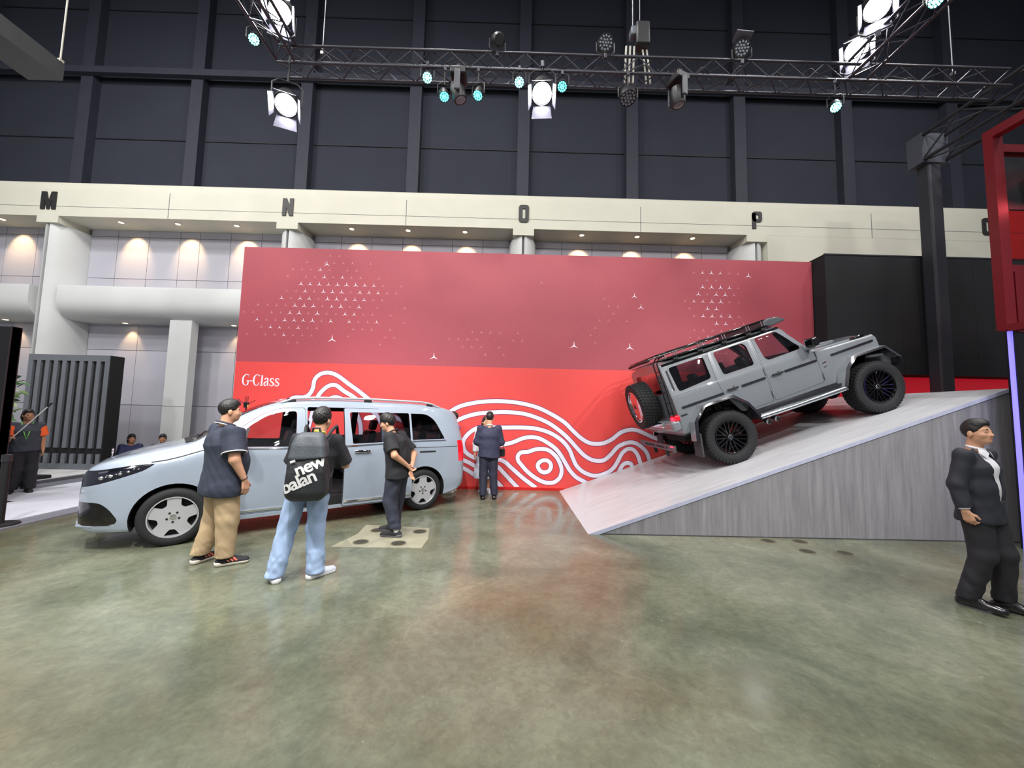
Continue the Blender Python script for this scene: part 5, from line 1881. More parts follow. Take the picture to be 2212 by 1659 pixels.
# ---- man in black leaning in to look, hands clasped behind his back
def leaning_man():
    blk = mat('black_pique', (30, 31, 35), .85, var=.12, scale=30, bump=.2, bscale=220)
    den = mat('indigo_trousers', (44, 48, 62), .8, var=.12, scale=8, bump=.2, bscale=120)
    J = dict(pelvis=(-.02, 0, .92), waist=(.0, 0, 1.06), chest=(.05, 0, 1.24), neck=(.11, 0, 1.40), head=(.185, 0, 1.555), shl=(.06, .185, 1.345), shr=(.06, -.185, 1.345),
             ell=(-.07, .29, 1.12), wrl=(-.185, .10, .96), elr=(-.13, -.25, 1.09), wrr=(-.205, .03, .89), hil=(0, .085, .89), hir=(0, -.085, .89),
             knl=(.05, .10, .47), knr=(.03, -.11, .47), anl=(-.07, .14, .085), anr=(.07, -.11, .085), ftl=2, ftr=6)
    t, P, K, H, R, lo, hi = person('person', 'man in black shirt leaning towards the open van door with hands behind his back', (-1.52, 5.50, 0), 172, J, 1.70, 1.16, head=(10, -16, 0),
                                   hands=({'dir': (-.2, -.6, -.5), 'palm': (-.6, 0, .5), 'curl': .6}, {'dir': (-.25, .35, -1), 'palm': (-.8, .3, .2), 'curl': .55}), hair=(.020, .0, .03))
    cloth(P, lo, hi, 1.20, 'shirt', t, blk, .80, .80 * K, loose=.014, fold=.004, seed=9.)
    nk = P['neck']
    band(nk + npv((.0, 0, .022)), (.5, 0, 1), .082, .012, 'collar', blk, t)
    trousers(P, lo, hi, 1.12, t, den, (.106, .092, .070), 1.0, .11, .011, 12.)
    for s in 'lr':
        a = P['an' + s]
        MB().cyl(a + npv((0, 0, -.01)), a + npv((-.005, 0, .06)), .043, 14).build('sock', mat('white_sock', (214, 214, 216), .9), t, 60)
        shoe(P, s, t, mat('black_knit_shoe', (30, 30, 34), .8), mat('grey_rubber', (98, 98, 104), .7), L=.29)
    w = P['wrr'] + (P['elr'] - P['wrr']) * .08
    band(w, P['elr'] - P['wrr'], .034, .006, 'bracelet', M_BLACK, t)
    return t


# ---- man in a dark suit walking at the right edge
def suit_man():
    suit = mat('charcoal_suit', (36, 38, 48), .75, var=.08, scale=30)
    pant = mat('black_suit_trousers', (30, 30, 36), .75, var=.08, scale=30)
    J = dict(pelvis=(0, 0, .96), waist=(.01, 0, 1.10), chest=(.0, 0, 1.29), knl=(.10, .085, .51), knr=(.04, -.10, .50), anl=(.07, .11, .085), anr=(-.06, -.14, .10), ftl=18, ftr=14,
             shl=(-.01, .19, 1.40), shr=(-.01, -.19, 1.40), elr=(-.04, -.255, 1.13), wrr=(.01, -.265, .90), ell=(-.10, .26, 1.14), wrl=(-.05, .28, .90), hil=(0, .09, .93), hir=(0, -.09, .93))
    t, P, K, H, R, lo, hi = person('person', 'man in dark suit and open-necked white shirt walking at the right edge', (4.49, 3.66, 0), -72, J, 1.72, 1.10, head=(-8, 2, 0),
                                   hands=('down', {'dir': (.25, .15, -1), 'palm': (.0, 1, .1), 'curl': .8}), hair=(.007, .045, .0), h=.0065)
    cloth(P, lo, hi, .97, 'shirt', t, mat('white_shirt', (226, 226, 232), .7, var=.03), 0, .98 * K, loose=.004, fold=.002, seed=2., name='shirt')
    nk = P['neck']
    for s in (1, -1):
        MB().add([nk + npv((.05, s * .065, .03)), nk + npv((.105, s * .012, -.02)), nk + npv((.11, s * .055, -.065)), nk + npv((.075, s * .10, -.02)), nk + npv((.045, s * .07, .055)), nk + npv((.09, s * .02, .005))],
                 [(0, 5, 1, 2, 3)]).build('collar', mat('white_shirt', (226, 226, 232)), t)
    band(nk + npv((.014, 0, .028)), (.30, 0, 1), .056, .013, 'collar_stand', MATS['white_shirt'], t)
    j = cloth(P, lo, hi, 1.06, 'jacket', t, suit, 1.88, .80 * K, loose=.014, fold=.003, seed=6., open_front=1.02 * K, name='jacket')
    for s in (1, -1):
        MB().add([nk + npv((.03, s * .085, .02)), nk + npv((.115, s * .085, -.10)), nk + npv((.15, s * .035, -.30)), nk + npv((.165, s * .012, -.42)), nk + npv((.155, s * .075, -.26)), nk + npv((.11, s * .135, -.12)), nk + npv((.02, s * .115, .005))],
                 [(0, 1, 5, 6), (1, 2, 4, 5), (2, 3, 4)]).build('lapel', suit, j)
    trousers(P, lo, hi, 1.05, t, pant, (.104, .084, .074), 1.03, .085, .006, 5.)
    for s in 'lr':
        c, e = P['wr' + s], P['el' + s]
        MB().cyl(e + (c - e) * .86, e + (c - e) * .93, .040, 14, .038).build('shirt_cuff', MATS['white_shirt'], t, 60)
        shoe(P, s, t, mat('black_leather_shoe', (18, 18, 20), .25, coat=.4), M_BLACK, sneaker=False, L=.31)
    return t


# ---- man in navy suit seen from behind at the red wall, and the woman he talks to
def far_pair():
    suit = mat('navy_suit', (46, 48, 72), .75, var=.08, scale=30)
    J = dict(anl=(-.03, .10, .085), anr=(.0, -.13, .085), elr=(.02, -.25, 1.13), wrr=(.20, -.15, 1.05), ell=(.02, .25, 1.13), wrl=(.20, .15, 1.05))
    t, P, K, H, R, lo, hi = person('person', 'man in navy suit seen from behind, standing at the red wall', (-.35, 7.78, 0), 94, J, 1.70, 1.06, hair=(.008, .03, -.01), h=.010, head=(0, -6, 0),
                                   hands=({'dir': (.6, -.4, .2), 'palm': (0, 0, 1), 'curl': .5}, {'dir': (.6, .4, .2), 'palm': (0, 0, 1), 'curl': .5}))
    cloth(P, lo, hi, 1.14, 'jacket', t, suit, 1.9, .83 * K, h=.012, loose=.012, fold=.003, name='jacket')
    band(P['neck'] + npv((0, 0, .02)), (.2, 0, 1), .066, .012, 'collar', mat('white_shirt', (226, 226, 232)), t)
    trousers(P, lo, hi, 1.05, t, mat('navy_trousers', (38, 38, 56), .75), (.100, .080, .070), 1.0, .08, .004, 1., h=.012)
    for s in 'lr':
        shoe(P, s, t, mat('black_leather_shoe', (18, 18, 20), .25, coat=.4), M_BLACK, sneaker=False, L=.29)
    J = dict(ell=(.04, .22, 1.12), wrl=(.16, .10, 1.0), anl=(0, .08, .085), anr=(0, -.08, .085))
    t, P, K, H, R, lo, hi = person('person', 'woman in pale grey dress and white trainers behind the man in the navy suit', (-.46, 8.36, 0), -70, J, 1.60, .90, hair=(.014, .03, .02), h=.012, longhair=True)
    cloth(P, lo, hi, .98, 'blouse', t, mat('white_blouse', (222, 220, 226), .8), 1.8, .95 * K, h=.012, fold=.003, name='blouse')
    S = SDF((-.3, -.35, .2), (.3, .35, 1.1), .012)
    S.cone((0, 0, .98), (0, 0, .30), .11, .20, .02, (1, 1.25, 1))
    S.folds(.008, 18, 3.)
    S.cut((0, 0, .32), (0, 0, -1))
    S.build('skirt', mat('pale_grey_skirt', (196, 200, 214), .8), t)
    for s in 'lr':
        shoe(P, s, t, mat('white_trainer', (224, 224, 228), .7), mat('white_rubber', (232, 232, 234), .6), L=.25)
    hb = thing('handbag', 'small black handbag hanging beside the man in the navy suit', 'handbag', (-.11, 8.05, .80))
    MB().box((0, 0, .09), (.16, .08, .17)).build('bag', M_BLACK, hb, 40, .03, None, 3)
    MB().tube([(-.06, 0, .16), (-.04, 0, .30), (.04, 0, .30), (.06, 0, .16)], .007, 6).build('handle', M_BLACK, hb, 50)
    # visitor half hidden behind the tail of the van
    J = dict(ell=(.06, .24, 1.12), wrl=(.20, .16, 1.02), anl=(.06, .09, .085), anr=(-.05, -.09, .085))
    t, P, K, H, R, lo, hi = person('person', 'visitor in blue shirt half hidden behind the tail of the van', (-1.15, 8.33, 0), -155, J, 1.68, 1.0, h=.012, hair=(.014, .02, .02), skin=SKIN)
    cloth(P, lo, hi, 1.10, 'shirt', t, mat('blue_shirt', (92, 110, 168), .8), 1.6, .86 * K, h=.012, fold=.003)
    trousers(P, lo, hi, 1.0, t, mat('black_suit_trousers', (30, 30, 36)), (.10, .08, .07), 1.0, .09, .004, 2., h=.012)
    for s in 'lr':
        shoe(P, s, t, mat('cream_shoe', (222, 212, 196), .7), mat('cream_rubber', (226, 216, 200), .6), L=.26)


# ---- staff woman in orange and black at the left edge, visitors sitting on the floor
def left_people():
    J = dict(elr=(.05, -.24, 1.13), wrr=(.20, -.22, 1.10), anl=(0, .11, .085), anr=(0, -.13, .085))
    t, P, K, H, R, lo, hi = person('person', 'woman in orange and dark grey staff shirt holding a white pole', (-9.05, 7.40, .03), -38, J, 1.52, 1.0, head=(15, 0, 0), skin=SKIN_D, h=.010, longhair=True,
                                   hands=('down', {'dir': (.4, .2, .6), 'palm': (.3, 1, 0), 'curl': 1.1}))
    sh = cloth(P, lo, hi, 1.06, 'shirt', t, mat('charcoal_shirt', (58, 62, 74), .8), .2, .86 * K, h=.011, loose=.01, fold=.004)
    S = SDF(lo, hi, .010)
    for s in 'lr':
        a, b = P['sh' + s], P['el' + s]
        S.cone(a + (b - a) * .12, a + (b - a) * 1.0, .080, .090, .03, clips=[(a + (b - a) * .78, b - a)])
    S.build('orange_sleeves', mat('orange_cotton', (236, 96, 36), .8), t)
    MB().tube([P['neck'] + npv((.02, .07, .02)), P['chest'] + npv((.155, .03, -.02)), P['chest'] + npv((.16, 0, -.14)), P['chest'] + npv((.155, -.03, -.02)), P['neck'] + npv((.02, -.07, .02)), P['neck'] + npv((-.06, 0, .03))], .008, 6, True).build('lanyard', mat('green_ribbon', (120, 210, 90), .6), t, 50)
    trousers(P, lo, hi, 1.02, t, mat('black_suit_trousers', (30, 30, 36)), (.108, .10, .095), 1.0, .06, .005, 4., h=.011)
    for s in 'lr':
        shoe(P, s, t, M_BLACK, M_BLACK, L=.26)
    po = thing('pole', 'thin white pole held up by the woman in orange', 'pole', (-9.05, 7.40, .03), (0, 0, radians(-38)))
    w = P['wrr'] + npv((.05, .03, .05))
    d = npv((.10, .40, .62))
    MB().tube([w - d * .30, w + d * .95], .009, 8).build('shaft', mat('white_tube', (214, 218, 214), .4), po, 50)
    MB().tube([w + d * .93, w + d * 1.05], .016, 8).build('tip', M_BLACK, po, 50)
    # sitting on the floor against the wall: legs stretched forward
    for nm, lb, x, y, hd, top, hr in (('person', 'woman in dark blue top sitting on the floor beyond the van bonnet', -9.98, 10.42, -35, (48, 52, 92), True),
                                      ('person', 'man sitting on the floor beside the white pillar, only his head showing', -9.36, 10.66, -50, (70, 70, 80), False)):
        dz = -.78 if hr else -.76
        up = lambda p: (p[0], p[1], p[2] + dz)
        J = dict(pelvis=(0, 0, .15), waist=(.0, 0, .30), chest=(.02, 0, .50), neck=(.01, 0, .67), head=(.05, 0, .84), shl=(.01, .175, .62), shr=(.01, -.175, .62),
                 ell=(.10, .23, .36), elr=(.10, -.23, .36), wrl=(.28, .12, .33), wrr=(.28, -.12, .33), hil=(.02, .09, .13), hir=(.02, -.09, .13), knl=(.40, .13, .34), knr=(.40, -.13, .34), anl=(.68, .11, .085), anr=(.68, -.11, .085))
        t, P, K, H, R, lo, hi = person(nm, lb, (x, y, 0), hd, J, 1.66, 1.0, skin=SKIN_D, h=.012, longhair=hr, hair=(.015, .02, .02))
        cloth(P, lo, hi, 1.1, 'shirt', t, mat('top_%d' % top[0], top, .8), .8, .06, h=.012, fold=.003)
        trousers(P, lo, hi, 1.0, t, mat('navy_trousers', (38, 38, 56), .75), (.10, .08, .07), .25, .04, .004, 2., h=.012)
        for s in 'lr':
            shoe(P, s, t, M_BLACK, M_BLACK, L=.26)


polo_man()
backpack_man()
leaning_man()
suit_man()
far_pair()
left_people()


# ================================================================== RIGGING
M_TRUSS = mat('black_truss', (62, 62, 70), 0.38, metal=0.5, var=0.1)
M_TRUSS2 = mat('dark_truss', (44, 44, 50), 0.5, metal=0.3, var=0.1)
M_RIG = mat('rig_black', (22, 22, 26), 0.45)
M_STEELWIRE = mat('steel_wire', (150, 152, 158), 0.4, metal=0.7)
BR = {}


def truss(name, label, A, B, s, sv, m, chord_r=.024, brace_r=.010, step=None):
    A, B = Vector(A), Vector(B)
    d = (B - A)
    L = d.length
    d.normalize()
    up = Vector((0, 0, 1))
    side = d.cross(up).normalized()
    t = thing(name, label, 'truss', A, (0, 0, atan2(d.y, d.x)), 'overhead lighting trusses')
    # local frame: x along the truss, y sideways, z up
    for y in (-s / 2, s / 2):
        for z in (0, sv):
            MB().cyl((0, y, z), (L, y, z), chord_r, 10).build('chord', m, t, 50)
    step = step or s * 1.05
    n = int(L / step)
    step = L / n

    def brace(p, q):
        v = Vector(q) - Vector(p)
        k = (m.name, round(v.length, 3))
        if k not in BR:
            BR[k] = MB().cyl((0, 0, 0), (0, 0, v.length), brace_r, 6).mesh('brace', m, 50)
        o = link('brace', BR[k], t)
        o.location = p
        o.rotation_euler = v.to_track_quat('Z', 'Y').to_euler()
    for i in range(n):
        x0, x1 = i * step, (i + 1) * step
        f = i % 2
        for y in (-s / 2, s / 2):
            brace((x0, y, sv if f else 0), (x1, y, 0 if f else sv))
        for z in (0, sv):
            brace((x0, s / 2 if f else -s / 2, z), (x1, -s / 2 if f else s / 2, z))
    return t


truss('lighting_truss', 'long black box truss running across above the red backdrop', (-3.95, 6.15, 7.43), (8.4, 6.15, 7.43), .30, .30, M_TRUSS)
truss('lighting_truss', 'black box truss running out of the top left of the picture', (-3.80, 5.95, 7.43), (-3.80, .6, 7.43), .30, .30, M_TRUSS)
truss('lighting_truss', 'black box truss running out of the top right beside the bright lamps', (5.75, 5.95, 7.43), (5.75, .6, 7.43), .30, .30, M_TRUSS)
truss('lighting_truss', 'deep dark truss on the tall black post at the right', (9.35, 8.05, 7.52), (9.35, 1.2, 7.52), .50, .58, M_TRUSS2, .035, .018, .75)
post = thing('truss_post', 'tall black post in front of the black fascia', 'post', (9.36, 8.15, 0))
MB().span((-.14, -.14, .02), (.14, .14, 7.50)).build('shaft', mat('post_black', (38, 38, 46), .6), post, None, .04)
MB().span((-.30, -.35, 0), (.30, .28, .02)).build('base_plate', M_RIG, post)
MB().span((-.30, -.16, 7.46), (.30, .16, 8.14)).build('head_box', mat('post_head', (62, 64, 74), .6), post)


def yoke_clamp(t, w, drop, reach=0):
    """U bracket and hook clamp in the lamp's own frame (lamp origin = pivot)"""
    MB().tube([(0, -w, 0), (0, -w, drop * .8), (0, -w * .6, drop), (0, w * .6, drop), (0, w, drop * .8), (0, w, 0)], .010, 6).build('yoke', M_RIG, t, 50)
    if reach:
        MB().cyl((0, 0, drop), (0, 0, drop + reach), .014, 8).build('drop_rod', M_RIG, t, 50)
    MB().box((0, 0, drop + reach + .04 * (1 if drop > 0 else -1)), (.05, .05, .09)).build('clamp', M_TRUSS, t, 40, .01)


WHITE_GLOW = mat('lamp_white_glow', (255, 255, 255), .4, emit=40, ecol=(246, 244, 255))
CYAN_GLOW = mat('led_cyan_glow', (160, 250, 245), .4, emit=9, ecol=(120, 244, 240))
CYAN_SOFT = mat('led_cyan_soft', (120, 235, 235), .4, emit=3.2, ecol=(96, 224, 226))
LED_OFF = mat('led_off', (116, 120, 132), .35)
M_DOOR = mat('barn_door', (110, 110, 122), .5, metal=.3)


def aim(t, target):
    """turn a hanging lamp so its local +X looks at the target, yoke up"""
    d = Vector(target) - Vector(t.location)
    return atan2(d.y, d.x), atan2(d.z, sqrt(d.x ** 2 + d.y ** 2))


def fresnel(loc, target, label, power, spot=58, up=1):
    t = thing('fresnel_lamp', label, 'stage light', loc, group='white stage lamps with barn doors')
    t.scale = (1.3, 1.3, 1.3)
    yaw, pit = aim(t, target)
    t.rotation_euler = (0, 0, yaw)
    yoke_clamp(t, .17, .30 * up, max(0, 7.36 - loc[2] - .30) if up > 0 else 0)
    R = Matrix.Rotation(-pit, 3, 'Y').to_4x4()
    MB().lathe([(.0, -.24), (.10, -.24), (.14, -.18), (.14, .06), (.125, .06), (.125, .02), (0, .02)], 20, 'x').xf(R).build('housing', M_RIG, t, 40)
    MB().lathe([(.0, .045), (.08, .04), (.118, .025)], 20, 'x').xf(R).build('lens', WHITE_GLOW, t, 40)
    for k in range(4):
        a = k * pi / 2
        Q = R @ Matrix.Rotation(a, 4, 'X')
        o = MB().add([(.06, -.11, .135), (.06, .11, .135), (.22, .13, .175 + .05 * (k == 2)), (.22, -.13, .175 + .05 * (k == 2))], [(0, 1, 2, 3)]).xf(Q).build('barn_door', M_DOOR, t)
        sd = o.modifiers.new('s', 'SOLIDIFY')
        sd.thickness = .006
    p = Vector(loc) + (Vector(target) - Vector(loc)).normalized() * .10
    l = lamp('fresnel_bulb', 'SPOT', p, target, power, (.97, .97, 1.0), .10, spot, .6)
    return t


def led_par(loc, target, label, glow, up=1, rows=True, r=.085):
    t = thing('led_par_lamp', label, 'stage light', loc, group='round LED stage lamps')
    yaw, pit = aim(t, target)
    t.rotation_euler = (0, 0, yaw)
    yoke_clamp(t, r + .025, .20 * up, max(0, 7.36 - loc[2] - .20) if up > 0 else 0)
    R = Matrix.Rotation(-pit, 3, 'Y').to_4x4()
    MB().lathe([(.0, -.16), (r * .7, -.16), (r, -.10), (r, .03), (r * .92, .03), (r * .92, .01), (0, .01)], 20, 'x').xf(R).build('housing', M_RIG, t, 40)
    m = MB()
    for ring, n in ((0, 1), (.36, 6), (.74, 12)):
        for k in range(n):
            a = 2 * pi * k / n
            y, z = ring * r * cos(a), ring * r * sin(a)
            m.lathe([(.0, .030), (r * .14, .028), (r * .16, .012)], 8, 'x', (0, y, z))
    m.xf(R).build('led_cluster', glow, t, 40)
    return t


def moving_head(loc, label, up=1, tilt=-70, yaw=0):
    t = thing('moving_head_lamp', label, 'stage light', loc, (0, 0, radians(yaw)), 'moving head lamps')
    MB().box((0, 0, .30 * up), (.26, .30, .12)).build('base', M_RIG, t, 40, .02)
    MB().box((0, -.16, .10 * up), (.10, .04, .34)).build('arm', mat('head_grey', (70, 72, 80), .4), t, 40, .015)
    MB().box((0, .16, .10 * up), (.10, .04, .34)).build('arm', MATS['head_grey'], t, 40, .015)
    R = Matrix.Rotation(radians(-tilt), 4, 'Y')
    MB().lathe([(0, -.17), (.09, -.16), (.125, -.06), (.12, .08), (.105, .13), (0, .12)], 20, 'x').xf(R).build('head', M_RIG, t, 40)
    MB().lathe([(0, .145), (.06, .14), (.09, .125)], 16, 'x').xf(R).build('lens', LED_OFF, t, 40)
    MB().box((0, 0, .40 * up), (.06, .16, .10)).build('clamp', M_TRUSS, t)
    return t


fresnel((-3.78, 5.72, 8.02), (-1.4, 0.5, 1.2), 'bright white lamp with barn doors at the very top left', 260, 80, -1)
fresnel((-3.74, 5.98, 6.68), (-1.6, 1.2, .6), 'bright white lamp hanging lowest under the left truss corner', 260, 80)
fresnel((.45, 5.98, 7.02), (.1, 1.4, .4), 'bright white lamp hanging between two cyan lamps on the long truss', 300, 80)
fresnel((5.50, 5.35, 8.02), (1.6, 1.0, 1.6), 'largest bright white lamp at the top right', 300, 80, -1)
fresnel((5.80, 6.02, 8.02), (1.6, 1.4, 1.0), 'smaller bright white lamp just below the largest one, top right', 260, 80, -1)
led_par((-4.22, 5.80, 7.62), (-2.5, 1.0, 1.5), 'cyan lamp on the left truss near the top left', CYAN_GLOW)
led_par((-1.46, 6.0, 7.24), (-1.0, 1.0, 1.5), 'brightest cyan lamp at the left of the long truss', CYAN_GLOW)
led_par((-1.17, 6.0, 6.92), (.2, 3.0, .5), 'small cyan lamp left of the moving head', CYAN_SOFT)
led_par((-.61, 6.0, 6.96), (-1.8, 3.0, .5), 'small cyan lamp right of the moving head', CYAN_SOFT)
led_par((.07, 6.0, 7.21), (0, .8, 1.5), 'bright cyan lamp left of the hanging white lamp', CYAN_GLOW)
led_par((.79, 6.0, 7.16), (-.6, 1.8, 1.0), 'cyan lamp right of the hanging white lamp', CYAN_SOFT)
led_par((5.38, 6.0, 6.95), (3.5, 2.0, .8), 'single cyan lamp hanging at the right of the long truss', CYAN_GLOW)
led_par((5.62, 4.68, 7.36), (3.0, 1.5, 1.0), 'cyan lamp at the top edge of the picture, far right', CYAN_GLOW)
led_par((1.49, 5.94, 7.90), (1.7, 1.0, 5.2), 'unlit round lamp standing on the long truss, LED face towards us', LED_OFF, -1, r=.125)
led_par((1.88, 5.98, 6.98), (1.9, 3.6, 1.2), 'unlit round lamp hanging under the chain hoist', LED_OFF, 1, r=.135)
led_par((3.78, 5.94, 7.88), (3.0, 1.2, 5.6), 'unlit lamp with a raised flap standing on the long truss', LED_OFF, -1, r=.125)
led_par((-.31, 5.98, 7.92), (-.9, 8.0, 9.6), 'unlit lamp seen from behind standing on the long truss', LED_OFF, -1, r=.11)
MB().tube([(-4.22, 5.80, 7.86), (-3.95, 5.80, 7.74)], .014, 6).build('side_arm', M_RIG, bpy.data.objects['led_par_lamp']).matrix_parent_inverse = bpy.data.objects['led_par_lamp'].matrix_basis.inverted()
flap = bpy.data.objects['led_par_lamp.010']
MB().box((.05, 0, .16), (.22, .26, .012), Matrix.Rotation(radians(-14), 3, 'X')).build('flap', M_DOOR, flap)
moving_head((-.94, 6.0, 6.98), 'black moving head lamp between two small cyan lamps')
moving_head((2.72, 6.0, 7.02), 'black moving head lamp under the middle of the long truss', 1, -80, 20)

ho = thing('chain_hoist', 'black chain hoist with two chains above the long truss', 'hoist', (2.12, 6.15, 7.75))
MB().box((.05, 0, .50), (.24, .22, .42)).build('motor', M_RIG, ho, 40, .03)
MB().box((-.10, 0, .56), (.10, .16, .16)).build('gear_case', mat('gear_grey', (90, 94, 104), .4), ho, 40, .02)
for x in (-.10, .02):
    MB().cyl((x, 0, .62), (x, 0, 7.0), .009, 6).build('chain', M_STEELWIRE, ho)
for x in (-.22, -.15, -.08):
    MB().tube([(x, -.02, .30), (x - .01, 0, 0), (x - .02, 0, -.36)], .018, 6).build('sling', mat('pale_sling', (168, 166, 158), .7), ho)
for x in (.10, .17):
    MB().tube([(x - .03, 0, .26), (x, 0, 0), (x + .03, 0, -.36)], .016, 6).build('sling', MATS['pale_sling'], ho)
for x, y, lb in ((-3.30, 6.15, 'thin steel wire rising from the left end of the long truss'), (7.6, 6.15, 'thin steel wire rising from the right end of the long truss')):
    w = thing('steel_wire', lb, 'cable', (x, y, 7.74))
    MB().cyl((0, 0, 0), (0, 0, 8), .008, 6).build('wire', M_STEELWIRE, w)
    MB().box((0, 0, .02), (.05, .05, .05)).build('shackle', M_STEELWIRE, w)
# cable loom lying along the truss
rr = random.Random(21)
lm = thing('cable_loom', 'tangled black cables lying along the long truss', 'cables', (0, 6.1, 7.45))
for k in range(9):
    x = -3.6 + 1.2 * k
    pts = [(x + .2 * j, rr.uniform(-.10, .12), rr.uniform(-.02, .12) + (.10 if j % 3 else -.02)) for j in range(8)]
    MB().tube(spline(pts, 4), .011, 5).build('cable', mat('cable_black', (34, 34, 38), .5), lm, 60)
# ceiling duct at top left
du = thing('ceiling_duct', 'grey rectangular duct hanging at the top left', 'duct', (-8.66, 7.0, 7.86))
MB().span((-.66, -5.0, 0), (0, 0, .34)).build('duct', mat('galvanised', (84, 86, 88), .45, metal=.4), du)
for y in (-.06, -1.0):
    MB().cyl((-.02, y, .34), (-.02, y, 7), .014, 6).build('hanger', mat('hanger_rod', (176, 172, 160), .5), du)
    MB().box((-.03, y, .35), (.09, .07, .05)).build('bracket', MATS['hanger_rod'], du)

# ================================================================== NEIGHBOUR STAND AT THE RIGHT
st = thing('booth_tower', 'tall stand with red lit frame and blue light strip at the right edge', 'booth', (7.05, 5.40, 0))
M_REDFRAME = mat('red_frame', (96, 9, 20), .35)
for (a, b) in (((0, -.12, 3.05), (.15, 0, 6.06)), ((0, -2.0, 5.93), (.12, -.12, 6.06)), ((.15, -.12, 5.70), (3.2, 0, 5.82)), ((0, -2.0, 3.02), (.12, -.12, 3.12)), ((.15, -.12, 3.02), (3.2, 0, 3.12)), ((.15, -.10, 3.9), (3.2, -.04, 4.0))):
    MB().span(a, b).build('frame_bar', M_REDFRAME, st)
MB().span((.20, -.06, 4.10), (3.2, -.05, 4.85)).build('red_pane', glass('red_acrylic', (236, 84, 74), .45), st)
MB().span((.20, -.07, 4.85), (3.2, -.03, 5.66)).build('black_panel', M_RIG, st)
MB().span((.42, -.12, 3.22), (3.2, -.08, 3.86)).build('black_panel', M_RIG, st)
MB().span((.20, -.10, 3.16), (3.2, -.05, 3.9)).build('red_panel', M_REDFRAME, st)
MB().span((.115, -.10, 0), (3.2, 0, 3.03)).build('lower_wall', mat('booth_black', (16, 14, 22), .3), st)
MB().span((.07, -.09, 0), (.115, -.06, 3.03)).build('light_strip', mat('violet_led', (140, 130, 255), .4, emit=1.4, ecol=(112, 104, 255)), st)
rl = moving_head((7.70, 5.10, 5.15), 'red lit moving head lamp hanging inside the red frame', 1, 20, -30)
bpy.data.objects.remove([o for o in rl.children if o.name.startswith('lens')][0])
MB().lathe([(0, .145), (.06, .14), (.09, .125)], 16, 'x').build('lens', mat('red_lens', (255, 40, 30), .3, emit=6, ecol=(255, 30, 20)), rl, 40)
l = lamp('red_glow', 'POINT', (7.95, 4.75, 5.2), (7.95, 4.75, 0), 14, (1, .10, .12), .1)

# ================================================================== LEFT SIDE OF THE HALL
sg = thing('white_stage', 'low white display floor with grey border at the left', 'stage', (-7.0, 3.0, 0))
MB().span((-2.15, 0, 0), (0, 6.9, .03)).build('white_carpet', mat('white_carpet', (206, 210, 222), .6, var=.03), sg)
MB().span((0, 0, 0), (.33, 6.9, .022)).build('border', mat('grey_border', (118, 120, 130), .5), sg)
MB().span((-2.72, 0, 0), (-2.15, 6.9, .02)).build('border', MATS['grey_border'], sg)
MB().span((-7, 0, 0), (-2.72, 6.96, .10)).build('platform', mat('platform_white', (222, 222, 222), .5), sg)
MB().span((-2.73, 0, .0), (-2.70, 6.96, .085)).build('platform_edge', mat('platform_grey', (100, 100, 108), .5), sg)
stp = MB().span((-10.9, 7.95, .10), (-9.75, 8.5, .17)).build('step_block', M_BLACK, None, None, .01)
tag(stp, 'low black step block behind the woman in orange', 'step')

sc = thing('slatted_screen', 'dark grey screen of upright slats standing before the white column', 'screen', (-11.90, 9.60, .10))
M_SLAT = mat('slat_grey', (104, 108, 115), .5)
MB().span((.02, .05, .03), (2.0, .33, 2.78)).build('back_panel', mat('screen_black', (16, 16, 19), .7), sc)
MB().span((0, 0, 2.66), (2.01, .33, 2.81)).build('top_rail', M_SLAT, sc)
MB().span((0, 0, 0), (2.01, .33, .14)).build('base_rail', M_SLAT, sc)
MB().span((2.0, .0, .0), (2.03, .33, 2.81)).build('end_panel', mat('screen_black', (16, 16, 19)), sc)
for k in range(10):
    x = .0 + k * .209
    MB().span((x, 0, .52), (x + (.12 if k in (0, 9) else .10), .05, 2.66)).build('slat', M_SLAT, sc)
    MB().span((x, 0, .14), (x + .10, .05, .38)).build('slat', M_SLAT, sc)

bp_ = thing('black_sign_panel', 'tall black sign panel at the far left edge', 'panel', (-8.33, 6.45, .03))
MB().span((-2.2, 0, 0), (0, .14, 2.94)).build('panel', mat('sign_black', (20, 19, 22), .5), bp_, None, .01)
MB().span((-.012, -.004, 0), (0, .144, 2.94)).build('edge', mat('sign_edge', (46, 44, 50), .4), bp_)
MB().span((-2.3, -.1, -.03), (.02, .30, 0)).build('foot', M_BLACK, bp_)
sp = thing('stanchion', 'short black barrier post on a round base at the left edge', 'barrier post', (-6.90, 5.46, .022))
MB().lathe([(0, 0), (.19, 0), (.19, .018), (.16, .03), (0, .032)], 28, 'z').build('base', M_BLACK, sp, 40)
MB().cyl((0, 0, .03), (0, 0, .90), .045, 18).build('post', M_BLACK, sp, 50)
MB().lathe([(0, .86), (.052, .86), (.052, .95), (.03, .96), (0, .96)], 18, 'z').build('cap', mat('cap_dark', (50, 50, 56), .3), sp, 40)

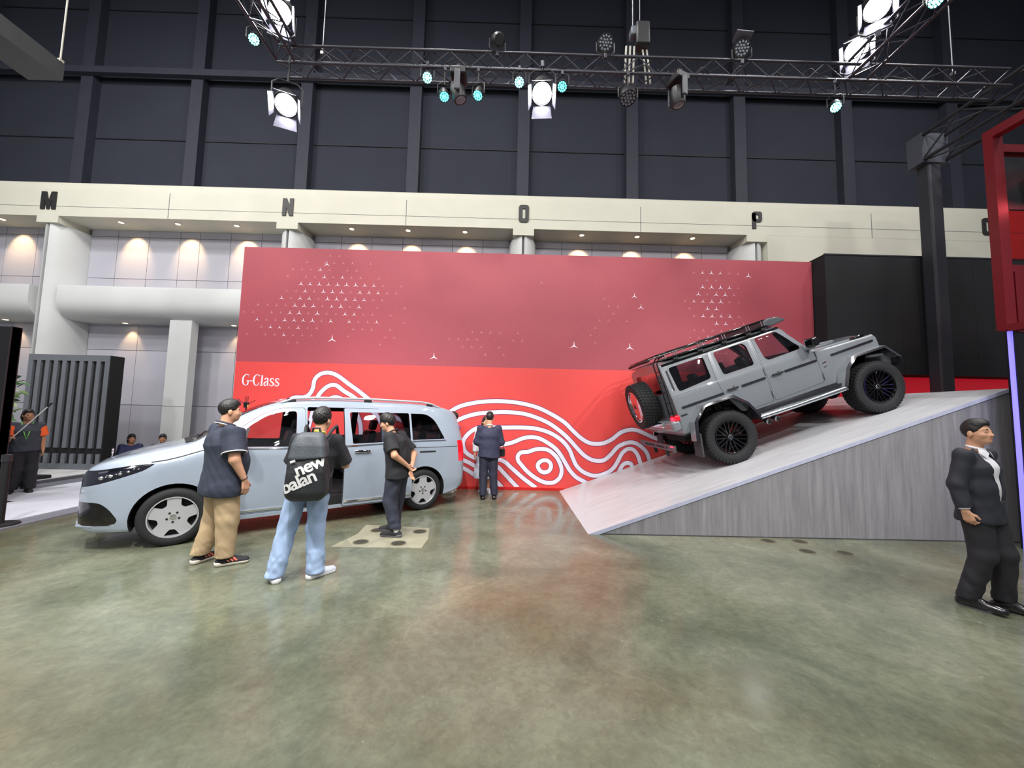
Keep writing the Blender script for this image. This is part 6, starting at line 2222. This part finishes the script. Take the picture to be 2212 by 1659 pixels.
pt = thing('potted_tree', 'green leafy potted tree behind the black sign panel', 'plant', (-11.15, 8.25, .10))
MB().lathe([(0, 0), (.18, 0), (.24, .45), (.22, .45), (.20, .40), (0, .40)], 20, 'z').build('pot', mat('pot_white', (206, 204, 198), .5), pt, 40)
MB().tube([(0, 0, .4), (.03, .02, .9), (-.02, .0, 1.5)], [.03, .025, .015], 8).build('trunk', mat('bark', (98, 78, 58), .9), pt, 50)
leafm = [MB().add([(0, 0, 0), (.05, .06, .012), (.05, .14, .0), (0, .20, -.02), (-.05, .14, .0), (-.05, .06, .012), (0, .10, -.015)], [(0, 1, 6), (1, 2, 6), (2, 3, 6), (3, 4, 6), (4, 5, 6), (5, 0, 6)]).mesh('leaf', m) for m in
         (mat('leaf_green', (74, 120, 66), .5), mat('leaf_pale', (150, 176, 120), .5), mat('leaf_dark', (44, 84, 48), .5))]
rr = random.Random(5)
for k in range(110):
    a, b = rr.uniform(0, 2 * pi), rr.uniform(-.9, 1.2)
    q = rr.uniform(.25, .5)
    o = link('leaf', leafm[k % 3], pt)
    o.location = (q * cos(a), q * sin(a), 1.55 + b * .55)
    o.rotation_euler = (rr.uniform(-.9, .9), rr.uniform(-.9, .9), a - pi / 2)

# small radio transmitter with aerials beyond the van roof
gd = thing('radio_receiver', 'small black radio receiver with five thin aerials above the van', 'receiver', (-5.40, 8.02, 0))
MB().box((0, 0, 1.755), (.085, .05, .12)).build('case', M_RIG, gd, 40, .008)
MB().box((.047, -.004, 1.73), (.012, .05, .06)).build('battery_edge', mat('battery_orange', (226, 160, 90), .5), gd)
MB().box((0, -.026, 1.76), (.05, .004, .05)).build('display', M_BLACKGLOSS, gd)
for x0, x1, z1 in ((-.03, -.032, 1.93), (0, 0, 1.94), (.03, .032, 1.93)):
    MB().tube([(x0, 0, 1.81), (x1, 0, z1)], .005, 6).build('aerial', M_RIG, gd)
MB().tube([(-.045, 0, 1.775), (-.19, 0, 1.89)], .006, 6).build('aerial', M_RIG, gd)
MB().tube([(.045, 0, 1.775), (.18, 0, 1.855)], .006, 6).build('aerial', M_RIG, gd)
MB().cyl((0, 0, .05), (0, 0, 1.70), .014, 10).build('stand', M_RIG, gd, 50)
for k in range(3):
    a = 2 * pi * k / 3
    MB().tube([(0, 0, .5), (.32 * cos(a), .32 * sin(a), .01)], .011, 6).build('stand_leg', M_RIG, gd, 50)

# foil balloon caught by column N
ba = thing('balloon', 'small blue balloon stuck beside the letter N', 'balloon', (-6.62, 10.66, 6.98))
MB().sphere((0, 0, .08), (.055, .05, .075), 14, 10).build('balloon_skin', mat('blue_foil', (40, 74, 130), .2, coat=.6), ba, 60)
MB().tube([(0, 0, .0), (.03, .06, -.10), (.12, .28, -.21)], .005, 5).build('string', M_BLACK, ba)

# ================================================================== FLOOR DETAILS
pm = mat('pale_screed', (150, 147, 126), .35, var=.08, scale=5, bump=.1)
patch = MB().prism([(-2.16, 4.92), (-1.03, 4.95), (-1.02, 5.30), (-1.10, 5.78), (-1.62, 5.84), (-2.06, 5.88), (-2.02, 5.45)], 'z', 0, .004).build('trim_40', pm)
struct(patch, 'pale patched square of screed in the floor')
cm_ = mat('cast_iron', (74, 72, 62), .5, metal=.3, var=.2, scale=40)


def cover(x, y, z, label):
    t = thing('floor_cover', label, 'floor cover', (x, y, z), group='round floor service covers')
    MB().lathe([(.0, 0), (.085, 0), (.085, .003), (0, .003)], 28, 'z').build('lid', cm_, t)
    MB().lathe([(.088, 0), (.10, 0), (.10, .004), (.088, .004)], 28, 'z', closed=True).build('ring', mat('ring_brown', (112, 106, 88), .4), t)
    m = MB()
    for k in range(5):
        m.span((-.05, -.055 + .025 * k, .003), (.05, -.045 + .025 * k, .005))
    m.build('grip_bars', cm_, t)


cover(-1.85, 5.12, .004, 'round iron floor cover at the near left of the pale patch')
cover(-1.36, 5.10, .004, 'round iron floor cover at the near right of the pale patch')
cover(-1.80, 5.62, .004, 'round iron floor cover at the far left of the pale patch')
cover(-1.20, 5.60, .004, 'round iron floor cover at the far right of the pale patch')
cover(3.94, 5.10, 0, 'left of two round iron floor covers in front of the ramp')
cover(4.40, 5.06, 0, 'right of two round iron floor covers in front of the ramp')
cover(3.70, 5.50, 0, 'round iron floor cover left, tight against the foot of the ramp')
cover(4.15, 5.50, 0, 'round iron floor cover right, tight against the foot of the ramp')
